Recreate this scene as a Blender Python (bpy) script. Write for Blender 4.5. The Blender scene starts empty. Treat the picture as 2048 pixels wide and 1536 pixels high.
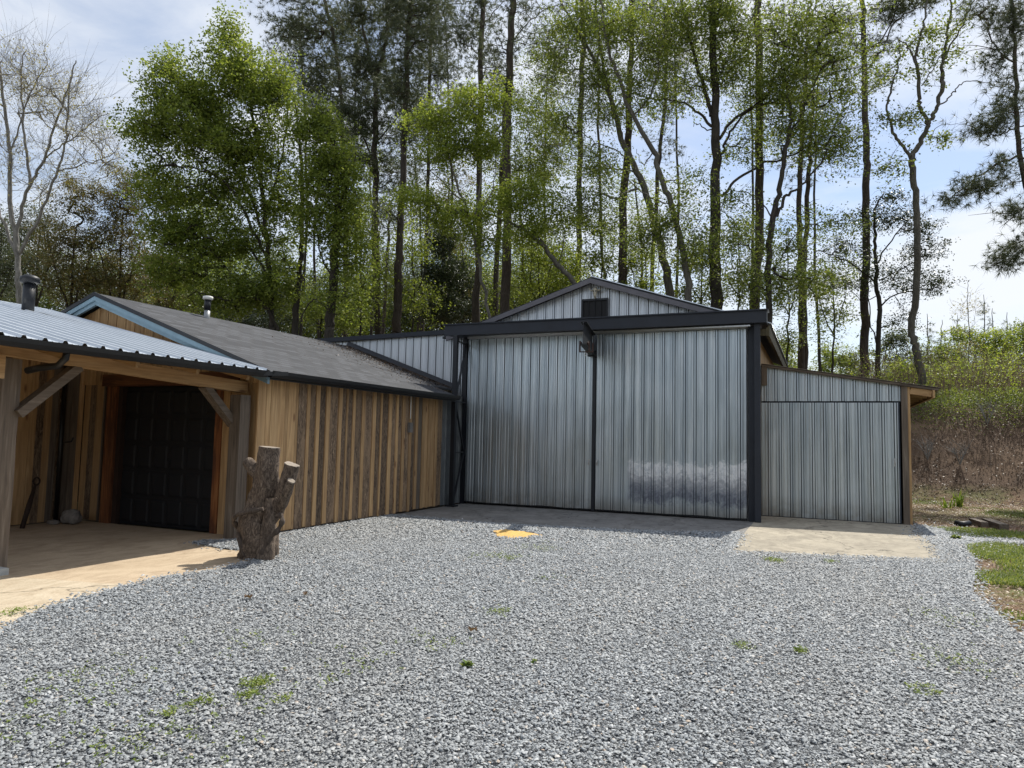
import bpy, math, random
import numpy as np
from mathutils import Vector, Matrix, noise as mnoise
D2R = math.radians
scene = bpy.context.scene
COL = scene.collection
# ------------------------------------------------------------------ camera
CH = 1.55
YAW, PITCH, ROLL, FPX = .4093, .076, .0217, 1420.0
_f = np.array([-math.sin(YAW)*math.cos(PITCH), math.cos(YAW)*math.cos(PITCH), math.sin(PITCH)])
_r = np.array([math.cos(YAW), math.sin(YAW), 0.0]); _u = np.cross(_r, _f)
CR = _r*math.cos(ROLL) + _u*math.sin(ROLL); CU = -_r*math.sin(ROLL) + _u*math.cos(ROLL); CF = _f
cam = bpy.data.cameras.new('camera'); camo = bpy.data.objects.new('camera', cam); COL.objects.link(camo)
cam.sensor_fit = 'HORIZONTAL'; cam.sensor_width = 36; cam.lens = 36*FPX/2048
cam.clip_start = .05; cam.clip_end = 3000
m = Matrix((( CR[0], CU[0], -CF[0], 0), (CR[1], CU[1], -CF[1], 0), (CR[2], CU[2], -CF[2], CH), (0, 0, 0, 1)))
camo.matrix_world = m
scene.camera = camo
# ------------------------------------------------------------------ world, sun, exposure
SUN = Vector((.136, .66, 1)).normalized()
SUN_EL = math.asin(SUN.z); SUN_AZ = math.atan2(SUN.x, SUN.y)
w = bpy.data.worlds.new('World'); scene.world = w; w.use_nodes = True
nt = w.node_tree; nt.nodes.clear()
def N(nt, t, **k):
    n = nt.nodes.new(t)
    for a, b in k.items(): setattr(n, a, b)
    return n
wo = N(nt, 'ShaderNodeOutputWorld'); bg = N(nt, 'ShaderNodeBackground'); bg.inputs['Strength'].default_value = .135
sky = N(nt, 'ShaderNodeTexSky'); sky.sky_type = 'NISHITA'; sky.sun_disc = False
sky.sun_elevation = SUN_EL; sky.sun_rotation = SUN_AZ; sky.air_density = 1.0; sky.dust_density = .8; sky.ozone_density = 1.6
tc = N(nt, 'ShaderNodeTexCoord')
mp = N(nt, 'ShaderNodeMapping'); mp.inputs['Scale'].default_value = (1.0, 1.6, 3.4); mp.inputs['Rotation'].default_value = (0.2, .5, .6); mp.inputs['Location'].default_value = (.35, .2, .1)
n1 = N(nt, 'ShaderNodeTexNoise'); n1.inputs['Scale'].default_value = 1.7; n1.inputs['Detail'].default_value = 9; n1.inputs['Roughness'].default_value = .58; n1.inputs['Distortion'].default_value = .5
cr = N(nt, 'ShaderNodeValToRGB'); cr.color_ramp.elements[0].position = .38; cr.color_ramp.elements[1].position = .62
cr.color_ramp.elements[0].color = (.12, .12, .12, 1); cr.color_ramp.elements[1].color = (.95, .95, .95, 1)
mx = N(nt, 'ShaderNodeMix', data_type='RGBA'); mx.inputs[7].default_value = (6.5, 6.75, 7.1, 1)
L = nt.links.new
L(tc.outputs['Generated'], mp.inputs['Vector']); L(mp.outputs[0], n1.inputs['Vector']); L(n1.outputs['Fac'], cr.inputs[0])
L(cr.outputs[0], mx.inputs[0]); L(sky.outputs[0], mx.inputs[6]); L(mx.outputs[2], bg.inputs['Color']); L(bg.outputs[0], wo.inputs['Surface'])
sl = bpy.data.lights.new('sun', 'SUN'); sl.energy = 5.0; sl.angle = D2R(.6); sl.color = (1, .95, .86)
so = bpy.data.objects.new('sun', sl); COL.objects.link(so); so.rotation_euler = (-SUN).to_track_quat('-Z', 'Y').to_euler()
so.location = (5, 30, 40)
scene.view_settings.view_transform = 'Standard'; scene.view_settings.look = 'None'
scene.view_settings.exposure = .12; scene.view_settings.gamma = 1
scene.cycles.max_bounces = 6; scene.cycles.transparent_max_bounces = 4
scene.cycles.diffuse_bounces = 3; scene.cycles.glossy_bounces = 3; scene.cycles.transmission_bounces = 3

def P(px, py, d):
    """world point seen at photo pixel (px,py), d metres in front of the camera"""
    return Vector(np.array([0, 0, CH]) + d*(CF + CR*(px-1024)/FPX - CU*(py-768)/FPX))
# ------------------------------------------------------------------ object helpers
def empty(name, loc, label, cat, group=None):
    o = bpy.data.objects.new(name, None); COL.objects.link(o); o.location = loc; o.empty_display_size = .2
    o['label'] = label; o['category'] = cat
    if group: o['group'] = group
    return o
def tag(o, label=None, cat=None, group=None, kind=None):
    if label: o['label'] = label
    if cat: o['category'] = cat
    if group: o['group'] = group
    if kind: o['kind'] = kind
    return o
def wloc(o):
    v = Vector((0, 0, 0))
    while o is not None: v += o.location; o = o.parent
    return v
def link(name, me, mat, parent=None, loc=None):
    o = bpy.data.objects.new(name, me); COL.objects.link(o)
    if mat is not None:
        for mm in (mat if isinstance(mat, (list, tuple)) else [mat]): me.materials.append(mm)
    if parent is not None: o.parent = parent
    if loc is not None: o.location = loc
    return o
class MB:
    def __init__(s): s.v = []; s.f = []; s.a = []; s.b = []; s.mi = []; s.cur = (0., 0.); s.m = 0; s.sm = []
    def face(s, idx, smooth=False):
        s.f.append(tuple(idx)); s.a.append(s.cur[0]); s.b.append(s.cur[1]); s.mi.append(s.m); s.sm.append(smooth)
    def add(s, vs): i = len(s.v); s.v.extend([tuple(q) for q in vs]); return i
    def hexa(s, p):  # 8 pts: bottom 4 ccw, top 4
        i = s.add(p)
        for q in ((3, 2, 1, 0), (4, 5, 6, 7), (0, 1, 5, 4), (1, 2, 6, 5), (2, 3, 7, 6), (3, 0, 4, 7)): s.face([i+k for k in q])
    def box(s, x0, x1, y0, y1, z0, z1):
        s.hexa([(x0, y0, z0), (x1, y0, z0), (x1, y1, z0), (x0, y1, z0), (x0, y0, z1), (x1, y0, z1), (x1, y1, z1), (x0, y1, z1)])
    def bar(s, a, b, w, h, up=(0, 0, 1)):
        a = Vector(a); b = Vector(b); d = (b-a).normalized(); sd = d.cross(Vector(up)).normalized(); u = sd.cross(d)
        sd = sd*w/2; u = u*h/2
        s.hexa([a-sd-u, a+sd-u, a+sd+u, a-sd+u, b-sd-u, b+sd-u, b+sd+u, b-sd+u])
    def tube(s, pts, rad, n=8, cap=True, smooth=True, flat=1.0):
        pts = [Vector(p) for p in pts]; k = len(pts)
        if not hasattr(rad, '__len__'): rad = [rad]*k
        ref = None; rings = []
        for i in range(k):
            t = (pts[min(i+1, k-1)]-pts[max(i-1, 0)])
            if t.length < 1e-9: t = Vector((0, 0, 1))
            t.normalize()
            if ref is None: ref = t.cross(Vector((.31, .2, .93))); 
            if ref.length < 1e-3: ref = t.cross(Vector((1, 0, 0)))
            ref = (ref - t*ref.dot(t)).normalized(); bi = t.cross(ref)
            rings.append(s.add([pts[i] + (ref*math.cos(2*math.pi*j/n) + bi*math.sin(2*math.pi*j/n)*flat)*rad[i] for j in range(n)]))
        for i in range(k-1):
            for j in range(n):
                s.face((rings[i]+j, rings[i]+(j+1) % n, rings[i+1]+(j+1) % n, rings[i+1]+j), smooth)
        if cap:
            s.face([rings[0]+j for j in range(n)][::-1]); s.face([rings[-1]+j for j in range(n)])
    def prism(s, poly, d):  # poly: list of 3D pts, extruded by vector d
        n = len(poly); d = Vector(d); i = s.add(poly); j = s.add([Vector(p)+d for p in poly])
        s.face([i+k for k in range(n)][::-1]); s.face([j+k for k in range(n)])
        for k in range(n): s.face((i+k, i+(k+1) % n, j+(k+1) % n, j+k))
    def build(s, name, mat, parent=None, loc=None):
        off = Vector(loc) if loc is not None else (wloc(parent) if parent is not None else Vector((0, 0, 0)))
        me = bpy.data.meshes.new(name)
        vs = np.array(s.v, dtype=np.float32) - np.array(off, dtype=np.float32)
        me.from_pydata(vs.tolist(), [], s.f)
        me.polygons.foreach_set('use_smooth', s.sm); me.polygons.foreach_set('material_index', s.mi)
        for nm, arr in (('tone', s.a), ('kindf', s.b)):
            at = me.attributes.new(nm, 'FLOAT', 'FACE'); at.data.foreach_set('value', arr)
        me.update()
        o = link(name, me, mat, parent)
        if parent is None and loc is not None: o.location = loc
        return o
def quads_mesh(name, V, mat, parent=None, F=None, nper=4, off=None):
    """V (n*nper,3) numpy; each island nper verts; F faces pattern array (k,m) within an island"""
    V = np.asarray(V, dtype=np.float32)
    if off is not None: V = V - np.array(off, dtype=np.float32)
    n = len(V)//nper
    if F is None: F = np.array([[0, 1, 2, 3]])
    k, mlen = F.shape
    idx = (F[None]+(np.arange(n)*nper)[:, None, None]).reshape(-1).astype(np.int32)
    me = bpy.data.meshes.new(name); me.vertices.add(len(V)); me.vertices.foreach_set('co', V.reshape(-1))
    me.loops.add(len(idx)); me.loops.foreach_set('vertex_index', idx)
    me.polygons.add(n*k); me.polygons.foreach_set('loop_start', np.arange(0, n*k*mlen, mlen, dtype=np.int32))
    try: me.polygons.foreach_set('loop_total', np.full(n*k, mlen, dtype=np.int32))
    except Exception: pass
    me.update(calc_edges=True)
    return link(name, me, mat, parent)
# ------------------------------------------------------------------ materials
def mat_new(name, rough=.7, metal=0.0, base=(.5, .5, .5)):
    m = bpy.data.materials.new(name); m.use_nodes = True; nt = m.node_tree
    b = nt.nodes['Principled BSDF']; b.inputs['Roughness'].default_value = rough; b.inputs['Metallic'].default_value = metal
    b.inputs['Base Color'].default_value = (*base, 1)
    return m, nt, b
def nz(nt, scale, detail=4, rough=.55, vec=None, dist=0.0, mscale=None, coord='Object'):
    t = N(nt, 'ShaderNodeTexCoord'); src = t.outputs[coord] if vec is None else vec
    if mscale is not None:
        mp = N(nt, 'ShaderNodeMapping'); mp.inputs['Scale'].default_value = mscale; nt.links.new(src, mp.inputs[0]); src = mp.outputs[0]
    n = N(nt, 'ShaderNodeTexNoise'); n.inputs['Scale'].default_value = scale; n.inputs['Detail'].default_value = detail
    n.inputs['Roughness'].default_value = rough; n.inputs['Distortion'].default_value = dist
    nt.links.new(src, n.inputs['Vector']); return n.outputs['Fac']
def ramp(nt, fac, stops, interp='LINEAR'):
    r = N(nt, 'ShaderNodeValToRGB'); e = r.color_ramp.elements; r.color_ramp.interpolation = interp
    while len(e) < len(stops): e.new(.5)
    for i, (p, c) in enumerate(stops):
        e[i].position = p; e[i].color = (*c, 1) if hasattr(c, '__len__') else (c, c, c, 1)
    nt.links.new(fac, r.inputs[0]); return r.outputs[0]
def mix(nt, fac, a, b, mode='MIX'):
    x = N(nt, 'ShaderNodeMix', data_type='RGBA', blend_type=mode)
    for sock, val in ((x.inputs[0], fac), (x.inputs[6], a), (x.inputs[7], b)):
        if isinstance(val, (int, float)): sock.default_value = val
        elif isinstance(val, tuple): sock.default_value = (*val, 1)
        else: nt.links.new(val, sock)
    return x.outputs[2]
def math_(nt, op, a, b=0.0, clamp=False):
    x = N(nt, 'ShaderNodeMath', operation=op); x.use_clamp = clamp
    for sock, val in ((x.inputs[0], a), (x.inputs[1], b)):
        if isinstance(val, (int, float)): sock.default_value = val
        else: nt.links.new(val, sock)
    return x.outputs[0]
def bump(nt, b, h, strength=.3, dist=.02):
    n = N(nt, 'ShaderNodeBump'); n.inputs['Strength'].default_value = strength; n.inputs['Distance'].default_value = dist
    nt.links.new(h, n.inputs['Height']); nt.links.new(n.outputs[0], b.inputs['Normal'])
def attr(nt, name):
    a = N(nt, 'ShaderNodeAttribute'); a.attribute_name = name; return a.outputs['Fac']
def island(nt): return N(nt, 'ShaderNodeNewGeometry').outputs['Random Per Island']
def xyz(nt, coord='Object'):
    t = N(nt, 'ShaderNodeTexCoord'); s = N(nt, 'ShaderNodeSeparateXYZ'); nt.links.new(t.outputs[coord], s.inputs[0]); return s.outputs

def plain(name, col, rough=.6, metal=0.0, var=.25, sc=6):
    m, nt, b = mat_new(name, rough, metal, col)
    f = nz(nt, sc, 6, .6)
    c = mix(nt, ramp(nt, f, [(.3, 0), (.7, 1)]), tuple(x*(1-var) for x in col), tuple(min(1, x*(1+var)) for x in col))
    nt.links.new(c, b.inputs['Base Color']); bump(nt, b, nz(nt, sc*8, 3), .15, .005)
    return m
BLACK = plain('black_painted_steel', (.006, .0075, .012), .5, 0, .35)
NAVY = plain('dark_navy_trim', (.015, .019, .029), .6, 0, .2, 3)
GUT = plain('black_gutter', (.006, .006, .007), .4, 0, .3)
DARKWIN = plain('dark_opening', (.004, .004, .005), .7, 0, .2)
BLUE = plain('blue_grey_fascia', (.19, .29, .36), .6, 0, .12, 5)
RAKE = plain('grey_painted_fascia', (.13, .125, .14), .6, 0, .15, 5)
STEEL = plain('bright_steel', (.55, .55, .55), .35, .8, .15, 20)
RUST = plain('rusty_iron', (.035, .02, .014), .8, .2, .5, 14)
RUSTRED = plain('rust_red_iron', (.05, .025, .02), .75, .1, .4, 14)
WHITE = plain('white_cap', (.75, .75, .72), .5, 0, .1)
BONE = plain('weathered_bone', (.5, .46, .36), .8, 0, .35, 20)
ROCK = plain('grey_field_stone', (.20, .18, .16), .9, 0, .4, 9)
BLOCK = plain('concrete_block', (.42, .43, .42), .9, 0, .2, 9)

def metal_panel(name, kind='door'):
    m, nt, b = mat_new(name, .34, .9 if kind != 'wing' else .55, (.6, .64, .67))
    s = xyz(nt)
    streak = nz(nt, 1.0, 5, .6, mscale=(9, 9, .35))
    streak2 = nz(nt, 1.0, 4, .6, mscale=(24, 24, .5))
    cloud = nz(nt, 1.3, 5, .6, mscale=(1.5, 1.5, .6), dist=.5)
    v = math_(nt, 'ADD', math_(nt, 'MULTIPLY', streak, .75), math_(nt, 'MULTIPLY', cloud, .25))
    c = ramp(nt, v, [(.36, (.40, .455, .50)), (.5, (.52, .58, .62)), (.64, (.70, .75, .78))])
    c = mix(nt, ramp(nt, streak2, [(.45, 0), (.75, .35)]), c, (.38, .42, .46))
    rough = ramp(nt, cloud, [(.3, .30), (.7, .46)])
    if kind == 'door':   # dirt splash near the ground
        d = math_(nt, 'SUBTRACT', 1.0, math_(nt, 'MULTIPLY', s[2], 2.1), clamp=True)
        d = math_(nt, 'MULTIPLY', d, ramp(nt, nz(nt, 6, 5), [(.3, .2), (.7, 1)]))
        c = mix(nt, math_(nt, 'MULTIPLY', d, .75), c, (.24, .19, .12))
    if kind == 'stain':  # scuffed, repainted patch low on the right leaf: pale ragged top edge, dark blue-grey below
        d0 = math_(nt, 'SUBTRACT', 1.0, math_(nt, 'MULTIPLY', s[2], 2.6), clamp=True)
        c = mix(nt, math_(nt, 'MULTIPLY', d0, .6), c, (.24, .19, .12))
        wob = nz(nt, 3.2, 7, .75, dist=1.6)
        zz = math_(nt, 'ADD', s[2], math_(nt, 'MULTIPLY', math_(nt, 'SUBTRACT', wob, .5), .75))
        xx = math_(nt, 'ADD', s[0], math_(nt, 'MULTIPLY', math_(nt, 'SUBTRACT', nz(nt, 9, 3), .5), .10))
        mr = N(nt, 'ShaderNodeMapRange'); mr.inputs[1].default_value = .70; mr.inputs[2].default_value = .80; nt.links.new(xx, mr.inputs[0])
        inx = mr.outputs[0]
        def band(lo0, lo1, hi0, hi1):
            a = N(nt, 'ShaderNodeMapRange'); a.inputs[1].default_value = lo0; a.inputs[2].default_value = lo1; nt.links.new(zz, a.inputs[0])
            q = N(nt, 'ShaderNodeMapRange'); q.inputs[1].default_value = hi0; q.inputs[2].default_value = hi1; q.inputs[3].default_value = 1; q.inputs[4].default_value = 0; nt.links.new(zz, q.inputs[0])
            return math_(nt, 'MULTIPLY', math_(nt, 'MULTIPLY', a.outputs[0], q.outputs[0]), inx)
        dark = band(.22, .36, .78, 1.0); pale = band(.50, .98, 1.06, 1.16)
        blot = ramp(nt, nz(nt, 7, 7, .7, dist=1.5, mscale=(1, 1, .7)), [(.38, 0), (.6, 1)])
        c = mix(nt, math_(nt, 'MULTIPLY', dark, ramp(nt, blot, [(0, .55), (1, .95)])), c, (.17, .18, .225))
        pf = math_(nt, 'MULTIPLY', pale, ramp(nt, blot, [(0, .22), (1, 1.0)]))
        c = mix(nt, math_(nt, 'MINIMUM', math_(nt, 'MULTIPLY', pf, 1.35), .95), c, (.86, .87, .89))
        rough = mix(nt, math_(nt, 'MAXIMUM', dark, pale), rough, (.5, .5, .5))
    if kind == 'wing':
        c = mix(nt, .6, c, (.66, .67, .70))
    c = mix(nt, math_(nt, 'MULTIPLY', attr(nt, 'tone'), .9), c, (.07, .085, .10))  # shading of the rib flanks put into the base colour
    nt.links.new(c, b.inputs['Base Color']); nt.links.new(rough, b.inputs['Roughness'])
    h = math_(nt, 'ADD', nz(nt, 2.2, 2, .4, mscale=(3.5, 3.5, .35)), math_(nt, 'MULTIPLY', nz(nt, 30, 2), .02))
    bump(nt, b, h, .35, .022)
    return m
M_DOOR = metal_panel('galvanised_sheet'); M_STAIN = metal_panel('galvanised_sheet_stained', 'stain'); M_WING = metal_panel('pale_galvanised_sheet', 'wing')
def mroof():
    m, nt, b = mat_new('bright_galvanised_roofing', .42, .75, (.62, .66, .7))
    c = ramp(nt, nz(nt, 2, 5, mscale=(.6, 3, 1)), [(.3, (.70, .75, .79)), (.7, (.86, .90, .94))])
    c = mix(nt, math_(nt, 'MULTIPLY', attr(nt, 'tone'), .5), c, (.22, .25, .28))  # rib flank shading painted into the roofing colour, weaker here
    nt.links.new(c, b.inputs['Base Color']); bump(nt, b, nz(nt, 2.5, 2), .25, .02); return m
M_ROOF = mroof()

def wood(name, axis='z'):
    """tone: per-board lightness; kindf: 0 fresh pine, .33 grey weathered, .66 bark / stained slab, 1 orange oiled"""
    m, nt, b = mat_new(name, .75)
    sc = {'z': (26, 26, 1.3), 'x': (1.3, 26, 26), 'y': (26, 1.3, 26)}[axis]
    scl = {'z': (7, 7, .8), 'x': (.8, 7, 7), 'y': (7, .8, 7)}[axis]
    tone = attr(nt, 'tone'); kd = attr(nt, 'kindf')
    tcn = N(nt, 'ShaderNodeTexCoord'); off = N(nt, 'ShaderNodeVectorMath', operation='ADD')
    cmb = N(nt, 'ShaderNodeCombineXYZ')
    for i in range(3): nt.links.new(math_(nt, 'MULTIPLY', tone, 37.0+i*13), cmb.inputs[i])
    nt.links.new(tcn.outputs['Object'], off.inputs[0]); nt.links.new(cmb.outputs[0], off.inputs[1]); V = off.outputs[0]
    grain = nz(nt, 1, 6, .65, vec=V, mscale=sc, dist=.6); big = nz(nt, 1, 5, .6, vec=V, mscale=scl, dist=1.2)
    knotv = N(nt, 'ShaderNodeTexVoronoi'); knotv.inputs['Scale'].default_value = 1.0
    mk = N(nt, 'ShaderNodeMapping'); mk.inputs['Scale'].default_value = {'z': (5, 5, 1.6), 'x': (1.6, 5, 5), 'y': (5, 1.6, 5)}[axis]
    nt.links.new(V, mk.inputs[0]); nt.links.new(mk.outputs[0], knotv.inputs[0])
    knot = ramp(nt, knotv.outputs['Distance'], [(.06, 1), (.15, 0)])
    fresh = ramp(nt, grain, [(.3, (.37, .215, .095)), (.55, (.55, .35, .17)), (.75, (.66, .46, .25))])
    fresh = mix(nt, ramp(nt, big, [(.45, 0), (.75, .55)]), fresh, (.25, .135, .058))
    fresh = mix(nt, math_(nt, 'MULTIPLY', knot, .75), fresh, (.12, .045, .018))
    grey = ramp(nt, grain, [(.3, (.08, .058, .043)), (.55, (.205, .16, .12)), (.75, (.34, .28, .22))])
    grey = mix(nt, ramp(nt, big, [(.4, 0), (.7, .6)]), grey, (.13, .10, .075))
    bn = nz(nt, 1, 8, .72, vec=V, mscale={'z': (34, 34, 7), 'x': (7, 34, 34), 'y': (34, 7, 34)}[axis], dist=1.6)
    bark = ramp(nt, bn, [(.36, (.035, .022, .014)), (.48, (.12, .078, .048)), (.58, (.24, .165, .105)), (.68, (.44, .33, .22))])
    bark = mix(nt, ramp(nt, big, [(.46, 0), (.6, .7)]), bark, (.29, .195, .115))
    orange = ramp(nt, grain, [(.3, (.10, .03, .01)), (.55, (.28, .10, .03)), (.75, (.42, .20, .07))])
    orange = mix(nt, ramp(nt, big, [(.5, 0), (.62, .85)]), orange, (.09, .03, .012))
    c = mix(nt, ramp(nt, kd, [(.16, 0), (.17, 1)]), fresh, grey)
    c = mix(nt, ramp(nt, kd, [(.5, 0), (.51, 1)]), c, bark)
    c = mix(nt, ramp(nt, kd, [(.83, 0), (.84, 1)]), c, orange)
    t2 = ramp(nt, tone, [(0, .5), (1, 1.15)])
    c = mix(nt, 1.0, c, t2, 'MULTIPLY')
    nt.links.new(c, b.inputs['Base Color']); bump(nt, b, mix(nt, .5, grain, bn), .5, .006)
    return m
WZ = wood('board_wood', 'z'); WX = wood('beam_wood_x', 'x'); WY = wood('beam_wood_y', 'y')
def shingles():
    m, nt, b = mat_new('asphalt_shingles', .9)
    t = N(nt, 'ShaderNodeTexCoord'); s = N(nt, 'ShaderNodeSeparateXYZ'); nt.links.new(t.outputs['Object'], s.inputs[0])
    cmb = N(nt, 'ShaderNodeCombineXYZ'); nt.links.new(s.outputs[1], cmb.inputs[0]); nt.links.new(s.outputs[0], cmb.inputs[1])
    br = N(nt, 'ShaderNodeTexBrick'); br.inputs['Scale'].default_value = 1; br.inputs['Brick Width'].default_value = .30; br.inputs['Row Height'].default_value = .145
    br.inputs['Mortar Size'].default_value = .014; br.inputs['Color1'].default_value = (.03, .033, .040, 1); br.inputs['Color2'].default_value = (.080, .085, .097, 1)
    br.inputs['Mortar'].default_value = (.035, .034, .036, 1); br.offset = .5; br.inputs['Bias'].default_value = -.1
    nt.links.new(cmb.outputs[0], br.inputs['Vector'])
    c = mix(nt, ramp(nt, nz(nt, 60, 2), [(.35, .25), (.65, 0)]), br.outputs['Color'], (.05, .05, .055))
    c = mix(nt, ramp(nt, nz(nt, .8, 5, dist=.5), [(.5, 0), (.7, .45)]), c, (.042, .045, .052))
    # leaf debris collected along the flashing at the far end of the roof
    far = N(nt, 'ShaderNodeMapRange'); far.inputs[1].default_value = 5.6; far.inputs[2].default_value = 6.9; nt.links.new(s.outputs[1], far.inputs[0])
    deb = math_(nt, 'MULTIPLY', far.outputs[0], ramp(nt, nz(nt, 9, 6, .7), [(.42, 0), (.58, 1)]))
    c = mix(nt, deb, c, (.085, .05, .03))
    nt.links.new(c, b.inputs['Base Color']); bump(nt, b, mix(nt, .6, br.outputs['Fac'], nz(nt, 120, 2)), .5, .006); return m
SHING = shingles()

def conc(name, a, b_, crack=True, stain=(.2, .14, .08)):
    m, nt, b = mat_new(name, .88)
    c = ramp(nt, nz(nt, 1.4, 8, .65, dist=.6), [(.3, a), (.7, b_)])
    c = mix(nt, ramp(nt, nz(nt, 3.2, 7, .7, dist=1.5, mscale=(1, .5, 1)), [(.46, 0), (.66, .7)]), c, stain)
    c = mix(nt, ramp(nt, nz(nt, 60, 3), [(.3, .25), (.6, 0)]), c, tuple(x*.4 for x in a))
    if crack:
        v = N(nt, 'ShaderNodeTexVoronoi'); v.feature = 'DISTANCE_TO_EDGE'; v.inputs['Scale'].default_value = .42
        t = N(nt, 'ShaderNodeTexCoord'); mx_ = N(nt, 'ShaderNodeVectorMath', operation='ADD'); nn = N(nt, 'ShaderNodeTexNoise'); nn.inputs['Scale'].default_value = 2.2; nn.inputs['Detail'].default_value = 6
        nt.links.new(t.outputs['Object'], nn.inputs[0]); nt.links.new(t.outputs['Object'], mx_.inputs[0]); nt.links.new(nn.outputs['Color'], mx_.inputs[1]); nt.links.new(mx_.outputs[0], v.inputs[0])
        c = mix(nt, ramp(nt, v.outputs['Distance'], [(.002, .8), (.009, 0)]), c, tuple(x*.18 for x in a))
    nt.links.new(c, b.inputs['Base Color']); bump(nt, b, nz(nt, 50, 5), .3, .01); return m
C_TAN = conc('tan_concrete', (.43, .33, .22), (.59, .475, .335), stain=(.32, .235, .155), crack=False)
C_OLD = conc('old_pale_concrete', (.46, .38, .27), (.62, .53, .40), stain=(.33, .25, .16))
C_GREY = conc('grey_concrete', (.15, .145, .14), (.26, .25, .235), stain=(.10, .09, .08))
C_SLAB = conc('weathered_concrete_slab', (.26, .23, .18), (.47, .415, .32), stain=(.20, .175, .135))

def gravel_base():
    m, nt, b = mat_new('gravel_bed', .9)
    v = N(nt, 'ShaderNodeTexVoronoi'); v.inputs['Scale'].default_value = 95; t = N(nt, 'ShaderNodeTexCoord'); nt.links.new(t.outputs['Object'], v.inputs[0])
    c = ramp(nt, v.outputs['Color'], [(.1, (.10, .11, .12)), (.5, (.20, .215, .23)), (.95, (.36, .38, .39))])
    c = mix(nt, ramp(nt, v.outputs['Distance'], [(.25, 0), (.6, .6)]), c, (.07, .072, .08))
    nt.links.new(c, b.inputs['Base Color'])
    inv = math_(nt, 'SUBTRACT', 1.0, v.outputs['Distance']); bump(nt, b, inv, 1.0, .02); return m
GBED = gravel_base()
def stone_mat():
    m, nt, b = mat_new('slate_chips', .62)
    i = island(nt)
    c = ramp(nt, i, [(0, (.10, .112, .128)), (.15, (.16, .177, .195)), (.38, (.215, .236, .254)), (.62, (.27, .292, .308)), (.86, (.34, .36, .374)), (.965, (.54, .55, .56)), (.965, (.38, .37, .33)), (.992, (.40, .29, .20)), (1, (.62, .60, .57))])
    c = mix(nt, ramp(nt, nz(nt, .35, 5, .65, mscale=(1, .5, 1)), [(.45, 0), (.7, .45)]), c, (.30, .285, .255))
    c = mix(nt, ramp(nt, nz(nt, .55, 4, .6), [(.35, 0), (.7, .5)]), c, (.31, .332, .35))
    nt.links.new(c, b.inputs['Base Color'])
    b.inputs['Specular IOR Level'].default_value = .6
    return m
STONE = stone_mat()

def leaf_mat(name, cols, trans=.5, rough=.5):
    m = bpy.data.materials.new(name); m.use_nodes = True; nt = m.node_tree; nt.nodes.clear()
    o = N(nt, 'ShaderNodeOutputMaterial'); i = island(nt)
    c = ramp(nt, i, cols)
    c = mix(nt, ramp(nt, nz(nt, .8, 3), [(.35, 0), (.65, .4)]), c, tuple(x*.62 for x in cols[0][1]))
    d = N(nt, 'ShaderNodeBsdfPrincipled'); d.inputs['Roughness'].default_value = rough; nt.links.new(c, d.inputs['Base Color'])
    t = N(nt, 'ShaderNodeBsdfTranslucent'); nt.links.new(mix(nt, 1.0, c, (1.2, 1.15, .65), 'MULTIPLY'), t.inputs[0])
    mxs = N(nt, 'ShaderNodeMixShader'); mxs.inputs[0].default_value = trans
    nt.links.new(d.outputs[0], mxs.inputs[1]); nt.links.new(t.outputs[0], mxs.inputs[2]); nt.links.new(mxs.outputs[0], o.inputs[0])
    return m
LF_MAPLE = leaf_mat('maple_leaves', [(0, (.13, .185, .04)), (.5, (.22, .29, .06)), (1, (.38, .44, .13))], .55)
LF_YG = leaf_mat('young_yellow_green_leaves', [(0, (.16, .22, .04)), (.5, (.26, .34, .06)), (1, (.42, .47, .13))], .55)
LF_SPARSE = leaf_mat('small_spring_leaves', [(0, (.11, .16, .035)), (.6, (.19, .25, .055)), (1, (.32, .36, .10))], .5)
LF_BUD = leaf_mat('pale_buds', [(0, (.30, .27, .14)), (1, (.52, .48, .25))], .4)
LF_PINE = leaf_mat('pine_needles', [(0, (.065, .085, .05)), (.6, (.105, .13, .075)), (1, (.17, .19, .11))], .3)
LF_PINE2 = leaf_mat('greener_pine_needles', [(0, (.08, .11, .05)), (.6, (.12, .16, .07)), (1, (.20, .23, .11))], .25)  # paler, greener needle tint
LF_HOLLY = leaf_mat('dark_evergreen_leaves', [(0, (.03, .045, .022)), (.6, (.055, .08, .033)), (1, (.10, .13, .05))], .2, .4)
LF_BROWN = leaf_mat('olive_brown_foliage', [(0, (.12, .12, .045)), (.5, (.16, .165, .06)), (1, (.25, .17, .08))], .4)
LF_LITTER = leaf_mat('dry_leaf_litter', [(0, (.06, .037, .024)), (.5, (.10, .062, .038)), (.9, (.15, .098, .06)), (1, (.24, .175, .115))], .15)
LF_GRASS = leaf_mat('grass_blades', [(0, (.09, .15, .02)), (.6, (.16, .25, .04)), (1, (.33, .33, .12))], .45)
def bark_mat(name, a, b_, c_):
    m, nt, b = mat_new(name, .9)
    f = nz(nt, 1, 7, .7, mscale=(13, 13, 3), dist=1.0)
    c = ramp(nt, f, [(.34, a), (.55, b_), (.75, c_)])
    c = mix(nt, ramp(nt, nz(nt, 1.2, 4), [(.45, 0), (.7, .6)]), c, a)
    nt.links.new(c, b.inputs['Base Color']); bump(nt, b, f, .9, .04); return m
BK_PINE = bark_mat('pine_bark', (.030, .023, .018), (.075, .058, .046), (.15, .12, .10))
BK_GREY = bark_mat('grey_bark', (.06, .055, .045), (.13, .12, .10), (.22, .21, .18))
BK_PALE = bark_mat('pale_grey_bark', (.13, .125, .115), (.26, .25, .235), (.40, .39, .37))
BK_DARK = bark_mat('dark_bark', (.02, .017, .014), (.05, .042, .033), (.10, .085, .07))
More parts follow.
